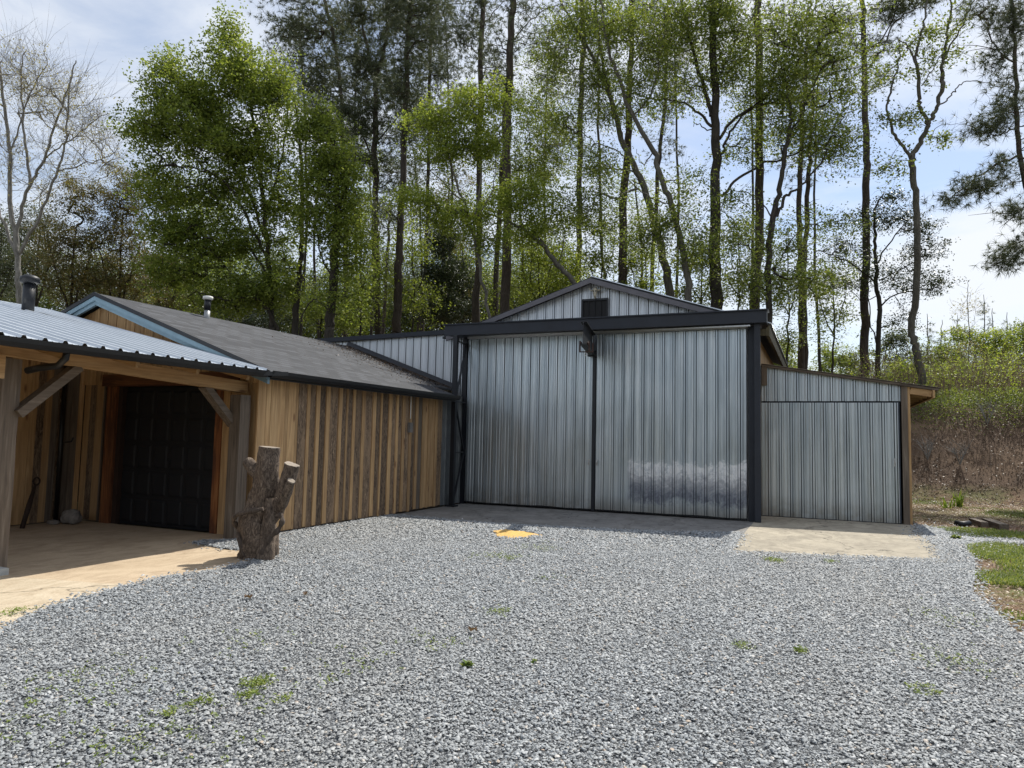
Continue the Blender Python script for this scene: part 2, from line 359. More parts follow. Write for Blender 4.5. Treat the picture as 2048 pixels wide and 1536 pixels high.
def stump_bark():
    m, nt, b = mat_new('rough_stump_bark', .92)
    f = nz(nt, 1, 9, .75, mscale=(22, 22, 9), dist=1.8); g = nz(nt, 2.2, 4, .6, dist=.8)
    c = ramp(nt, f, [(.36, (.025, .018, .013)), (.48, (.105, .076, .056)), (.6, (.23, .175, .13)), (.72, (.46, .39, .31))])
    c = mix(nt, ramp(nt, g, [(.5, 0), (.68, .5)]), c, (.045, .03, .021))
    nt.links.new(c, b.inputs['Base Color']); bump(nt, b, f, .8, .022); return m
BK_STUMP = stump_bark()
CUTW = plain('cut_wood_face', (.27, .225, .18), .85, 0, .3, 12)

def ground_mat():
    m, nt, b = mat_new('soil_and_litter', .95)
    t = N(nt, 'ShaderNodeTexCoord')
    f1 = nz(nt, .45, 7, .62, dist=.6); f2 = nz(nt, 7, 7, .7, dist=1); f3 = nz(nt, 42, 5, .7)
    soil = ramp(nt, f2, [(.3, (.10, .055, .032)), (.5, (.22, .125, .075)), (.7, (.36, .23, .145))])
    soil = mix(nt, ramp(nt, f3, [(.4, .5), (.65, 0)]), soil, (.07, .04, .025))
    grass = ramp(nt, f3, [(.3, (.06, .085, .02)), (.6, (.14, .18, .045)), (.8, (.24, .22, .09))])
    litter = ramp(nt, f3, [(.32, (.05, .031, .02)), (.5, (.10, .062, .038)), (.68, (.15, .097, .06)), (.82, (.21, .15, .095))])
    litter = mix(nt, ramp(nt, nz(nt, .9, 5, .6, mscale=(.5, 1, 1.6)), [(.42, 0), (.62, .75)]), litter, (.19, .125, .078))
    s = xyz(nt)
    g = math_(nt, 'MULTIPLY', ramp(nt, math_(nt, 'ADD', math_(nt, 'MULTIPLY', f1, .55), math_(nt, 'MULTIPLY', f2, .45)), [(.44, 0), (.58, 1)]), .8)
    c = mix(nt, g, soil, grass)
    bank = N(nt, 'ShaderNodeMapRange'); bank.inputs[1].default_value = .05; bank.inputs[2].default_value = .5; nt.links.new(s[2], bank.inputs[0])
    c = mix(nt, bank.outputs[0], c, litter)
    nt.links.new(c, b.inputs['Base Color']); bump(nt, b, mix(nt, .5, f2, f3), .8, .05); return m
GROUND = ground_mat()
# ------------------------------------------------------------------ terrain
def terr(x, y):
    """height of the ground: flat yard, a bank rising behind and to the right"""
    foot = 24.0 - max(0, x-5)*.10
    if x < -16: foot += min(6, (-16-x)*.4)
    t = min(1, max(0, (y-foot)/4.6)); s = t*t*(3-2*t)
    h = 3.0*s
    if y > foot+4: h += min(2.2, (y-foot-4)*.09) if x > -2 else 0
    if t > 0: h += .28*s*mnoise.noise(Vector((x*.35, y*.35, 0)))+.10*min(1, t*4)*mnoise.noise(Vector((x*1.3, y*1.3, 3)))
    if y < -30 or abs(x) > 80 or y > 90: h *= 1
    return h - .03
def axis_vals(segs):
    out = []
    for a, b, n in segs: out += list(np.linspace(a, b, n, endpoint=False))
    out.append(segs[-1][1]); return out
xs = axis_vals([(-900, -120, 8), (-120, -30, 18), (-30, -6, 30), (-6, 16, 74), (16, 60, 20), (60, 900, 9)])
ys = axis_vals([(-600, -20, 8), (-20, 14, 26), (14, 34, 84), (34, 60, 18), (60, 140, 14), (140, 1200, 9)])
gv = [(x, y, terr(x, y)) for y in ys for x in xs]; nx = len(xs)
gf = [(j*nx+i, j*nx+i+1, (j+1)*nx+i+1, (j+1)*nx+i) for j in range(len(ys)-1) for i in range(nx-1)]
me = bpy.data.meshes.new('ground'); me.from_pydata(gv, [], gf); me.polygons.foreach_set('use_smooth', [True]*len(gf))
tag(link('ground', me, GROUND), kind='structure')

def sheet(name, poly, z, mat, th=0.0, kind='structure', jag=0.0, seed=1, step=.12):
    rnd = random.Random(seed); pts = []
    for k in range(len(poly)):
        a = Vector((*poly[k], 0)); b = Vector((*poly[(k+1) % len(poly)], 0)); n = max(1, int((b-a).length/step)) if jag else 1
        for i in range(n):
            p = a.lerp(b, i/n)
            if jag: p += Vector((rnd.uniform(-jag, jag), rnd.uniform(-jag, jag), 0))
            pts.append((p.x, p.y, z))
    mb = MB(); mb.prism([(x, y, z-th if th else z-.004) for x, y, z in pts], (0, 0, th if th else .004)); return tag(mb.build(name, mat), kind=kind)
# gravel yard
GR = [(-4.2, -6), (-4.6, 1.0), (-5.5, 3.2), (-6.0, 3.95), (-6.12, 4.2), (-6.22, 4.5), (-6.3, 5.0), (-6.34, 5.5), (-6.22, 6.1), (-6.26, 6.8), (-6.6, 7.35), (-7.2, 7.25), (-8.0, 7.42), (-8.05, 7.6), (-7.72, 7.9), (-7.66, 8.3), (-7.66, 11.95),
      (-6.6, 11.8), (-5.4, 11.7), (-3.8, 11.95), (-2.3, 12.35), (-1.27, 12.9), (-1.18, 11.7), (-1.16, 10.66), (0.2, 10.98), (1.5, 11.4), (1.66, 13.2), (1.68, 15.6), (1.75, 16.1), (2.1, 15.6), (2.1, 14.6), (2.7, 14.2), (2.1, 13.3), (2.0, 12.4), (1.95, 11.7), (1.72, 10.3), (1.5, 9.2), (1.5, 7.4), (1.7, 5), (2.2, 1), (2.6, -6)]
sheet('gravel_yard', GR, .012, GBED)
sheet('carport_slab', [(-13, 2.2), (-6.3, 2.2), (-6.05, 4.0), (-6.1, 5.2), (-6.1, 7.9), (-7.6, 8.29), (-13, 8.29)], .0, C_TAN, th=.02)
mb = MB()
pts = [P(0, 1148, 1), ]
sheet('old_driveway', [(-9.2, 2.2), (-5.2, 2.2), (-5.9, 3.9), (-6.2, 4.5), (-6.35, 5.15), (-6.75, 5.02), (-7.2, 4.95), (-7.75, 4.8), (-9.2, 4.5)], .006, C_OLD, jag=.02, seed=4)
sheet('concrete_apron', [(-7.66, 11.5), (-5.4, 11.3), (-3.8, 11.6), (-2.3, 12.0), (-1.2, 12.4), (-1.2, 15.2), (-7.66, 15.2)], .008, C_GREY)
sheet('concrete_slab', [(-1.2, 10.5), (.2, 10.8), (1.62, 11.2), (1.72, 13.2), (1.66, 16.3), (-1.196, 16.3)], .016, C_SLAB)
mS, nt_, b_ = mat_new('yellow_sand', .95)
nt_.links.new(ramp(nt_, nz(nt_, 30, 6, .7), [(.3, (.42, .25, .07)), (.6, (.72, .46, .14)), (.8, (.85, .62, .27))]), b_.inputs['Base Color']); bump(nt_, b_, nz(nt_, 60, 4), .6, .02)
rs = random.Random(5); sp = []
for i in range(46):
    a = i/46*2*math.pi; r = 1+.18*math.sin(3*a+1)+.1*math.sin(7*a)+rs.uniform(-.09, .09)
    sp.append((-4.52+.42*r*math.cos(a+.4), 10.62+.42*r*math.sin(a)))
mb = MB(); i0 = mb.add([(-4.52, 10.62, .055)]); ii = [mb.add([(x, y, .02)]) for x, y in sp]
mid = [mb.add([((x-4.52*1)/2, (y+10.62)/2, .045)]) for x, y in sp]
for k in range(46):
    mb.face((ii[k], ii[(k+1) % 46], mid[(k+1) % 46], mid[k]), True); mb.face((mid[k], mid[(k+1) % 46], i0), True)
tag(mb.build('sand', mS), kind='structure')

# ------------------------------------------------------------------ corrugated sheet
PIT = .2165
def corr(mb, u0, u1, fmap, vf, pitch=PIT, phase=0.0, H=.022, screws=None, nv=1):
    us = []
    k = math.floor((u0-phase)/pitch)-1
    while phase+k*pitch < u1+pitch:
        c = phase+k*pitch
        for du, h in ((-.034, 0), (-.014, H), (.014, H), (.034, 0), (pitch/3-.013, 0), (pitch/3-.004, .006), (pitch/3+.004, .006), (pitch/3+.013, 0), (2*pitch/3-.013, 0), (2*pitch/3-.004, .006), (2*pitch/3+.004, .006), (2*pitch/3+.013, 0)):
            us.append((c+du, h))
        k += 1
    us = [q for q in us if u0 < q[0] < u1]; us = [(u0, 0)]+us+[(u1, 0)]
    prev = None; ph = 0
    for u, h in us:
        a, b = vf(u)
        cols = mb.add([fmap(u, a+(b-a)*i/nv, h) for i in range(nv+1)])
        if prev is not None:
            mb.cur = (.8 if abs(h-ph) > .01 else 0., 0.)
            for i in range(nv): mb.face((prev+i, cols+i, cols+i+1, prev+i+1))
        prev = cols; ph = h
    mb.cur = (0., 0.)
    if screws:
        k = math.ceil((u0-phase)/pitch)
        while phase+k*pitch < u1:
            c = phase+k*pitch-.05; a, b = vf(c)
            for s in screws:
                v = a+s
                if c > u0 and v < b-.03:
                    q = [fmap(c+dx, v+dz, .004) for dx, dz in ((-.007, -.007), (.007, -.007), (.007, .007), (-.007, .007))]
                    q2 = [fmap(c+dx*.6, v+dz*.6, .011) for dx, dz in ((-.007, -.007), (.007, -.007), (.007, .007), (-.007, .007))]
                    mb.hexa(q+q2)
            k += 1
def wallx(Y): return lambda u, v, h: (u, Y-h, v)          # faces -Y
def wally(X): return lambda u, v, h: (X+h, u, v)          # faces +X
# ------------------------------------------------------------------ metal hangar
D = 14.875; YW = 15.18
hg = empty('metal_hangar', (-4.5, 15.2, 0), 'large ribbed metal hangar with tall double doors under a dark beam', 'hangar')
def gz(x, extra=0): return 5.17-.326*abs(x+4.64)+extra
mb = MB()
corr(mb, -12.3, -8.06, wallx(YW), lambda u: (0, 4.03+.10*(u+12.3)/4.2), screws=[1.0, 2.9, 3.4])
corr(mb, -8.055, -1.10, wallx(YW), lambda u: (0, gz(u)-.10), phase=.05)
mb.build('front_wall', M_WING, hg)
mb = MB(); mb.box(-12.29, -1.12, YW+.03, YW+.09, 0, 3.7); mb.box(-12.2, -12.14, YW+.1, 23, 0, 3.7); mb.box(-12.2, -1.12, 23, 23.1, 0, 3.7)
mb.prism([(-8.0, YW+.03, 3.7), (-1.2, YW+.03, 3.7), (-1.2, YW+.03, gz(-1.2)-.14), (-4.64, YW+.03, 5.0), (-8.0, YW+.03, gz(-8.)-.14)], (0, .05, 0))
mb.build('inner_frame', DARKWIN, hg)
mb = MB()
for s in (-1, 1):
    xe = -4.64+s*3.72
    mb.hexa([(-4.64, 14.98, 5.13), (xe, 14.98, gz(xe)-.04), (xe, 23.2, gz(xe)-.04), (-4.64, 23.2, 5.13), (-4.64, 14.98, 5.165), (xe, 14.98, gz(xe)-.005), (xe, 23.2, gz(xe)-.005), (-4.64, 23.2, 5.165)])
mb.hexa([(-12.35, 15.22, 3.94), (-8.36, 15.22, 4.0), (-8.36, 23.2, 4.0), (-12.35, 23.2, 3.94), (-12.35, 15.22, 3.98), (-8.36, 15.22, 4.04), (-8.36, 23.2, 4.04), (-12.35, 23.2, 3.98)])
rf = mb.build('roof', BLACK, hg)
mb = MB()
corr(mb, 14.95, 23.2, lambda u, v, h: (-4.64+v, u, 5.175-.326*v+h), lambda u: (0, 3.78), H=.02)
mb.build('roof_panel', M_ROOF, hg)
mb = MB()
for s in (-1, 1):
    xe = -4.64+s*3.6
    mb.hexa([(-4.64, 14.93, 5.02), (xe, 14.93, gz(xe)-.15), (xe, 14.97, gz(xe)-.15), (-4.64, 14.97, 5.02), (-4.64, 14.93, 5.13), (xe, 14.93, gz(xe)-.04), (xe, 14.97, gz(xe)-.04), (-4.64, 14.97, 5.13)])
mb.build('gable_fascia', RAKE, hg)
mb = MB(); mb.hexa([(-12.42, 15.06, 3.95), (-8.05, 15.06, 4.04), (-8.05, 15.15, 4.04), (-12.42, 15.15, 3.95), (-12.42, 15.06, 4.06), (-8.05, 15.06, 4.15), (-8.05, 15.15, 4.15), (-12.42, 15.15, 4.06)])
mb.build('wing_fascia', NAVY, hg)
# right side wall in wood, eave
rb = random.Random(3)
mb = MB(); y = 15.2
mb.cur = (.8, 0); mb.box(-1.20, -1.155, 15.1, 15.2, 0, 3.8)
while y < 23:
    wd = rb.uniform(.12, .2); mb.cur = (rb.random()*.5+.3, 0); mb.box(-1.19-rb.random()*.008, -1.165, y, y+wd-.012, 0, 3.78); y += wd
mb.cur = (.1, .4); mb.box(-1.22, -1.21, 15.2, 23, 0, 3.8)
mb.build('side_wall', WZ, hg)
mb = MB(); mb.hexa([(-.965, 14.99, 3.72), (-.90, 14.99, 3.70), (-.90, 23.2, 3.70), (-.965, 23.2, 3.72), (-.965, 14.99, 3.86), (-.90, 14.99, 3.92), (-.90, 23.2, 3.92), (-.965, 23.2, 3.86)])
mb.box(-1.085, -.97, 15.0, 15.05, 3.72, 3.85)
mb.build('eave_board', plain('olive_brown_eave', (.10, .085, .05), .8, 0, .3), hg)
# gable opening with mesh bars
mb = MB(); mb.box(-4.87, -4.29, 15.13, 15.155, 4.16, 4.68); vent = mb.build('gable_opening', DARKWIN, hg)
mb = MB()
mb.box(-4.885, -4.855, 15.10, 15.129, 4.15, 4.70); mb.box(-4.305, -4.275, 15.10, 15.129, 4.15, 4.70); mb.box(-4.854, -4.306, 15.10, 15.129, 4.655, 4.70)
for k in range(1, 4): mb.box(-4.87+k*.145-.003, -4.87+k*.145+.003, 15.11, 15.128, 4.15, 4.654)
mb.build('frame', BLACK, vent)
# header beam
mb = MB()
mb.hexa([(-7.81, 14.08, 3.84), (-.93, 14.62, 3.925), (-.93, 14.9, 3.925), (-7.81, 14.9, 3.90), (-7.81, 14.08, 4.07), (-.93, 14.62, 4.16), (-.93, 14.9, 4.16), (-7.81, 14.9, 4.12)])
mb.hexa([(-7.84, 14.05, 4.073), (-.90, 14.59, 4.163), (-.90, 14.93, 4.163), (-7.84, 14.93, 4.123), (-7.84, 14.05, 4.10), (-.90, 14.59, 4.19), (-.90, 14.93, 4.19), (-7.84, 14.93, 4.15)])
mb.build('header_beam', NAVY, hg)
mb = MB(); mb.box(-7.52, -1.24, 14.66, 14.74, 3.865, 3.892); mb.box(-7.58, -1.3, 14.78, 14.865, 3.855, 3.89); mb.build('door_track', STEEL, hg)
mb = MB()
mb.box(-7.56, -7.46, 14.04, 14.13, 0, 3.83); mb.box(-7.62, -7.40, 13.98, 14.19, 0.01, .04)
mb.box(-7.73, -7.613, 14.84, 14.99, 0, 3.9)
zz = [0.05, 1.2, 2.35, 3.75]
fr, bk = (-7.51, 14.13), (-7.63, 14.84)
for k in range(3):
    a, b = (fr, bk) if k % 2 == 0 else (bk, fr)
    mb.bar((a[0], a[1], zz[k]), (b[0], b[1], zz[k+1]), .035, .05)
for z in (1.2, 2.35, 3.72): mb.bar((fr[0], fr[1], z), (bk[0], bk[1], z), .03, .03)
mb.build('lattice_column', BLACK, hg)
mb = MB(); mb.box(-1.17, -1.06, 14.70, 14.82, 0.02, 3.92); mb.box(-1.30, -1.19, 14.9, 15.0, 0, 3.9); mb.box(-1.19, -1.15, 14.83, 15.0, 0, 3.9)
mb.build('corner_column', NAVY, hg)
# door leaves
def leaf(x0, x1, mat, name):
    mb = MB()
    for side, xx in ((0, x0), (1, x1)): pass
    W = 14
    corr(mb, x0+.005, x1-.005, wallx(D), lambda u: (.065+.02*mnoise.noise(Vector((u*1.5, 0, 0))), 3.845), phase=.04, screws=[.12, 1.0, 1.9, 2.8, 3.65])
    o = mb.build(name, mat, hg, loc=(x0, 14.9, 0)); o.location = Vector((x0, 14.9, 0))-hg.location
    mb = MB(); mb.box(x0, x1, D+.012, D+.05, .04, .10); mb.box(x0, x0+.05, D+.012, D+.05, .10, 3.85); mb.box(x1-.05, x1, D+.012, D+.05, .10, 3.85); mb.box(x0+.05, x1-.05, D+.012, D+.05, 3.80, 3.85)
    mb.build('leaf_frame', BLACK, o); return o
dl = leaf(-7.60, -4.535, M_DOOR, 'door_leaf'); dr = leaf(-4.455, -1.325, M_STAIN, 'door_leaf')
dl['label'] = 'plain left door leaf'; dr['label'] = 'right door leaf with pale scuffed patch near its foot'
for o, x in ((dl, -4.59), (dr, -4.41)):
    mb = MB(); mb.tube([(x, D-.03, 1.02), (x, D-.05, 1.04), (x, D-.05, 1.09), (x, D-.03, 1.11)], .009, 6); mb.box(x-.02, x+.02, D-.032, D-.024, 1.0, 1.13); mb.build('handle', STEEL, o)
mb = MB(); mb.box(-4.53, -4.46, D-.035, D+.03, .03, 3.45); mb.build('centre_post', BLACK, hg)
# hoist beam: I section, swung a little out of square
a = Vector((-4.53, 14.80, 3.61)); b = Vector((-4.17, 13.02, 3.61)); dn = (b-a).normalized(); sd = dn.cross(Vector((0, 0, 1)))
mb = MB()
def ib(p, q, w, z0, z1):
    s = sd*w/2; zz0 = Vector((0, 0, z0)); zz1 = Vector((0, 0, z1))
    mb.hexa([p-s+zz0, p+s+zz0, q+s+zz0, q-s+zz0, p-s+zz1, p+s+zz1, q+s+zz1, q-s+zz1])
ib(a, b, .012, -.21, .21); ib(a, b, .13, .211, .228); ib(a, b, .13, -.228, -.211)
hb = mb.build('hoist_beam', BLACK, hg)
mb = MB(); t = a+dn*1.55
for s_ in (-1, 1):
    c_ = t+sd*s_*.09; mb.bar(c_+Vector((0, 0, -.34)), c_+Vector((0, 0, -.12)), .03, .012, up=dn)
    for e in (-.05, .05): mb.tube([c_+dn*e+Vector((0, 0, -.18)), c_+dn*e-sd*s_*.04+Vector((0, 0, -.18))], .03, 10)
mb.bar(t+sd*.10+Vector((0, 0, -.34)), t-sd*.16+Vector((0, 0, -.34)), .03, .02); mb.bar(t-sd*.16+Vector((0, 0, -.35)), t-sd*.16+Vector((0, 0, -.16)), .02, .02, up=dn)
mb.build('trolley', RUSTRED, hb)
mb = MB(); ring = [t-sd*.03+Vector((0, 0, -.39))+sd*.025*math.cos(k/10*2*math.pi)+Vector((0, 0, .03*math.sin(k/10*2*math.pi))) for k in range(11)]
mb.tube(ring, .006, 6, cap=False); mb.build('hook_ring', STEEL, hb)
mb = MB(); mb.box(-4.62, -4.42, 14.74, 14.83, 3.36, 3.48); mb.box(-4.66, -4.62, 14.76, 14.79, 3.44, 3.46); mb.build('bracket', BLACK, hb)
# roof/wall flashing against the workshop roof
# ------------------------------------------------------------------ skull over the opening
sk = MB()
c = Vector((-4.56, 15.10, 4.83))
sk.tube([c+Vector((0, -.02, -.14)), c+Vector((0, -.05, -.07)), c+Vector((0, -.05, .0)), c+Vector((0, -.03, .07)), c+Vector((0, 0, .1))], [.022, .035, .055, .06, .03], 9, flat=.8)
for s_ in (-1, 1):
    sk.tube([c+Vector((s_*.04, -.03, .05)), c+Vector((s_*.09, -.03, .045)), c+Vector((s_*.13, -.04, .07)), c+Vector((s_*.15, -.05, .12))], [.02, .015, .01, .004], 6)
sko = tag(sk.build('animal_skull', BONE, None, loc=c), 'bleached animal skull with horns fixed above the dark gable opening', 'skull')
for s_ in (-1, 1):
    sk = MB(); sk.tube([c+Vector((s_*.03, -.095, .02)), c+Vector((s_*.03, -.07, .02))], .016, 7); sk.build('eye_socket', DARKWIN, sko)
# ------------------------------------------------------------------ lean-to shed
DS = 16.185
sh = empty('lean_to_shed', (.2, 16.3, 0), 'low ribbed metal lean-to shed with sloping roof right of the hangar', 'shed')
def sz(x): return 3.25-.165*(x+1.15)
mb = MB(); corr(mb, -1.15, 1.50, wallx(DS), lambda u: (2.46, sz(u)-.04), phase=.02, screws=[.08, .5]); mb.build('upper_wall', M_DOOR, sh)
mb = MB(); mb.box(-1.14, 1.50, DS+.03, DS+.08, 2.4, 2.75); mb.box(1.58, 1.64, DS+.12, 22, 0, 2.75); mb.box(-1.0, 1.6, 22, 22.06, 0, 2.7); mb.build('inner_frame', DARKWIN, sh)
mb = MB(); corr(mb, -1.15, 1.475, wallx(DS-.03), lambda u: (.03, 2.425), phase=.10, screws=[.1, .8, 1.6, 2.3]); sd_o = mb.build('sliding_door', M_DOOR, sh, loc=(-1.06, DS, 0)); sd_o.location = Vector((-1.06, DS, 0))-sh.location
mb = MB(); mb.box(-1.15, 1.47, DS-.02, DS+.02, .01, .05); mb.box(1.452, 1.475, DS-.055, DS-.031, .03, 2.42); mb.box(-1.15, 1.47, DS-.02, DS+.015, 2.385, 2.44); mb.build('door_frame', plain('blue_black_edge', (.02, .03, .05), .6), sd_o)
mb = MB(); mb.box(1.36, 1.40, DS-.05, DS-.031, 1.15, 1.31); mb.tube([(1.38, DS-.05, 1.17), (1.38, DS-.09, 1.19), (1.38, DS-.09, 1.27), (1.38, DS-.05, 1.29)], .008, 6); mb.build('handle', STEEL, sd_o)
mb = MB(); mb.cur = (.45, .25); mb.box(1.51, 1.62, DS-.08, DS+.03, 0, 2.76); mb.cur = (.8, 0); mb.box(1.623, 1.665, DS-.06, DS+.10, 0, 2.74); mb.build('corner_post', WZ, sh)
mb = MB(); mb.cur = (.5, .25); mb.box(-1.13, -1.02, DS-.12, DS-.03, 2.80, 3.2); mb.build('wood_block', WZ, sh)
mb = MB()
xa, xb, y0, y1 = -1.14, 2.16, DS-.13, 22.2
mb.m = 0; mb.cur = (.25, .5)
for (zo, th, dx, yo) in ((0, .045, 0, 0),):
    mb.hexa([(xa, y0, sz(xa)-.045), (xb, y0, sz(xb)-.045), (xb, y1, sz(xb)-.045), (xa, y1, sz(xa)-.045), (xa, y0, sz(xa)), (xb, y0, sz(xb)), (xb, y1, sz(xb)), (xa, y1, sz(xa))])
mb.build('roof_deck', WX, sh)
mb = MB(); corr(mb, y0-.02, y1, lambda u, v, h: (v, u, sz(v)+.012+h), lambda u: (xa, xb+.04)); mb.build('roof_panel', plain('rusted_dark_roofing', (.05, .035, .028), .7, .3, .5), sh)
y = DS-.06
while y < 21.5:
    mb = MB(); mb.cur = (.7, 0)
    mb.bar((1.2 if y > DS+.1 else 1.67, y, sz(1.67)-.12 if y <= DS+.1 else sz(1.2)-.12), (2.04, y, sz(2.04)-.12), .04, .13); mb.build('rafter', WX, sh); y += .62
mb = MB(); mb.cur = (.6, .0); mb.hexa([(2.05, y0, sz(2.05)-.2), (2.09, y0, sz(2.09)-.2), (2.09, 22, sz(2.09)-.2), (2.05, 22, sz(2.05)-.2), (2.05, y0, sz(2.05)-.05), (2.09, y0, sz(2.09)-.05), (2.09, 22, sz(2.09)-.05), (2.05, 22, sz(2.05)-.05)]); mb.build('eave_board', WY, sh)
# ------------------------------------------------------------------ wooden workshop
XW = -7.69; YG = 8.31
ws = empty('wooden_workshop', (-9.5, 10, 0), 'board and batten timber workshop with grey shingle roof and blue gable trim beside the stump', 'workshop')
def rz(x): return 3.84-.362*abs(x+11.2)
rb = random.Random(11)
mb = MB()
# side wall facing the yard: wide slabs with fresh battens
mb.cur = (.05, .5); mb.box(XW-.06, XW-.03, YG+.02, 13.88, 0.02, 2.42)
seq = []; y = 8.22
for wd, tn, kd in ((.17, .75, 0), (.10, .95, 0), (.17, .8, 0), (.15, .95, 0), (.07, .6, 0), (.18, .9, 0), (.06, .5, 0)):
    seq.append((y, wd, tn, kd)); y += wd
while y < 13.86:
    r_ = rb.random(); wd = rb.uniform(.13, .24)
    if y < 12.0: kd = .66 if r_ < .6 else (.33 if r_ < .78 else 0)
    else: kd = .66 if r_ < .5 else (.33 if r_ < .6 else 0)
    seq.append((y, min(wd, 13.87-y), rb.uniform(.2, 1), kd)); y += wd
    if y > 13.8: break
    wd = rb.uniform(.05, .12); seq.append((y, min(wd, 13.87-y), rb.uniform(.25, .9), -1)); y += wd
for (y, wd, tn, kd) in seq:
    if wd <= .01: continue
    mb.cur = (tn, max(kd, 0)); o_ = .014 if kd == -1 else 0; j = rb.uniform(-.004, .004)
    mb.box(XW-.028, XW+j+o_, y+.003, y+wd-.003, .03+rb.uniform(-.01, .02), 2.42)
mb.build('side_wall', WZ, ws)
mb = MB(); corr(mb, 13.9, 15.15, wally(XW-.01), lambda u: (.03, 2.5)); mb.build('metal_side_panel', plain('shade_darkened_zinc', (.13, .14, .145), .6, .4, .2, 5), ws)  # sheet colour darkened to carry the shade under the eave
# front wall boards around the garage door (behind the carport) and gable boards above
mb = MB(); x = -12.6
def fboards(x0, x1, zb, kinds, plane=YG, wd0=.1, wd1=.22, zt=None):
    x = x0
    while x < x1-.02:
        wd = min(rb.uniform(wd0, wd1), x1-x); mb.cur = (rb.uniform(.25, .9), rb.choice(kinds)); j = rb.uniform(0, .01)
        xc = x+wd/2; top = (rz(xc)-.18) if zt is None else zt
        z0 = zb
        mb.hexa([(x, plane-j, z0), (x+wd-.006, plane-j, z0), (x+wd-.006, plane+.02, z0), (x, plane+.02, z0), (x, plane-j, (rz(x)-.2) if zt is None else zt), (x+wd-.006, plane-j, (rz(x+wd)-.2) if zt is None else zt), (x+wd-.006, plane+.02, (rz(x+wd)-.2) if zt is None else zt), (x, plane+.02, (rz(x)-.2) if zt is None else zt)])
        x += wd
fboards(-11.62, -11.12, .02, [0, .33, .5, .66], zt=2.5)
fboards(-11.12, -8.05, 2.47, [0, .33], zt=2.62)
fboards(-8.46, -8.3, .02, [0], zt=2.3)
fboards(-8.3, -7.70, .02, [0], zt=2.45)
mb.build('front_wall', WZ, ws)
mb = MB(); x = -15
fb = rb.random
mb.cur = (0, 1); mb.prism([(-14.6, YG-.015, 2.4), (-7.75, YG-.015, 2.4), (-7.75, YG-.015, 2.42), (-11.2, YG-.015, 3.62), (-14.6, YG-.015, 2.42)], (0, .01, 0))
x = -14.6
while x < -7.72:
    wd = min(.215+rb.uniform(-.015, .02), -7.7-x); mb.cur = (rb.uniform(.4, 1), 0)
    a_, b_ = rz(x)-.17, rz(x+wd)-.17
    if b_ > 2.3 and a_ > 2.3: mb.hexa([(x, YG-.05, 2.3), (x+wd-.016, YG-.05, 2.3), (x+wd-.016, YG-.02, 2.3), (x, YG-.02, 2.3), (x, YG-.05, a_), (x+wd-.016, YG-.05, b_), (x+wd-.016, YG-.02, b_), (x, YG-.02, a_)])
    x += wd
mb.build('gable_wall', WZ, ws)
mb = MB(); mb.box(-14.6, XW-.07, YG+.04, YG+.08, 2.3, 2.5); mb.box(-14.6, -14.5, YG, 15, 0, 2.6); mb.box(-11.66, -7.76, YG+.16, YG+.2, 0, 2.3); mb.build('inner_frame', DARKWIN, ws)
mb = MB()
def rp(x, y, dz=0): return (x, y, rz(x)+dz)
xe = -11.2-3.86
mb.hexa([rp(-11.2, 8.06, -.04), rp(xe, 8.06, -.04), rp(xe, 15.1, -.04), rp(-11.2, 15.1, -.04), rp(-11.2, 8.06), rp(xe, 8.06), rp(xe, 15.1), rp(-11.2, 15.1)])
xe = -7.34; mb.prism([rp(-11.2, 8.06, -.04), rp(xe, 8.06, -.04), rp(xe, 13.97, -.04), rp(-8.0, 13.97, -.04), rp(-8.0, 15.1, -.04), rp(-11.2, 15.1, -.04)], (0, 0, .04))
ro = mb.build('roof', SHING, ws)
mb = MB(); mb.cur = (0, 0)
for s_ in (-1, 1):
    xe = -11.2+s_*3.86; z0 = rz(xe); y0 = 8.03
    mb.hexa([(-11.2, y0, 3.79), (xe, y0, z0-.05), (xe, y0+.027, z0-.05), (-11.2, y0+.027, 3.79), (-11.2, y0, 3.855), (xe, y0, z0+.015), (xe, y0+.027, z0+.015), (-11.2, y0+.027, 3.855)])
mb.build('drip_edge', BLACK, ro)
mb = MB()
for s_ in (-1, 1):
    xe = -11.2+s_*3.80; z0 = rz(xe); y0 = 8.045
    for (a_, b_, yy) in ((.055, .13, y0), (.133, .20, y0+.03)):
        mb.hexa([(-11.2, yy, 3.84-b_), (xe, yy, z0-b_), (xe, 8.12, z0-b_), (-11.2, 8.12, 3.84-b_), (-11.2, yy, 3.84-a_), (xe, yy, z0-a_), (xe, 8.12, z0-a_), (-11.2, 8.12, 3.84-a_)])
mb.build('gable_fascia', BLUE, ws)
mb = MB(); xe = -8.0; mb.hexa([(-11.2, 15.0, 3.84), (xe, 15.0, rz(xe)), (xe, 15.1, rz(xe)), (-11.2, 15.1, 3.84), (-11.2, 15.08, 3.96), (xe, 15.08, rz(xe)+.12), (xe, 15.1, rz(xe)+.12), (-11.2, 15.1, 3.96)]); mb.build('flashing', BLACK, ws)
def gutter(mb, x, y0, y1, z, r=.055):
    pr = [(0, .0), (.0, -.075), (.03, -.095), (.085, -.095), (.11, -.05), (.115, 0), (.105, 0), (.098, -.045), (.08, -.083), (.032, -.083), (.012, -.07), (.012, 0)]
    mb.prism([(x+a, y0, z+b) for a, b in pr], (0, y1-y0, 0))
mb = MB(); gutter(mb, -7.40, 8.06, 13.97, 2.455); mb.box(-7.42, -7.402, 8.06, 13.96, 2.33, 2.44)
mb.build('gutter', GUT, ws)
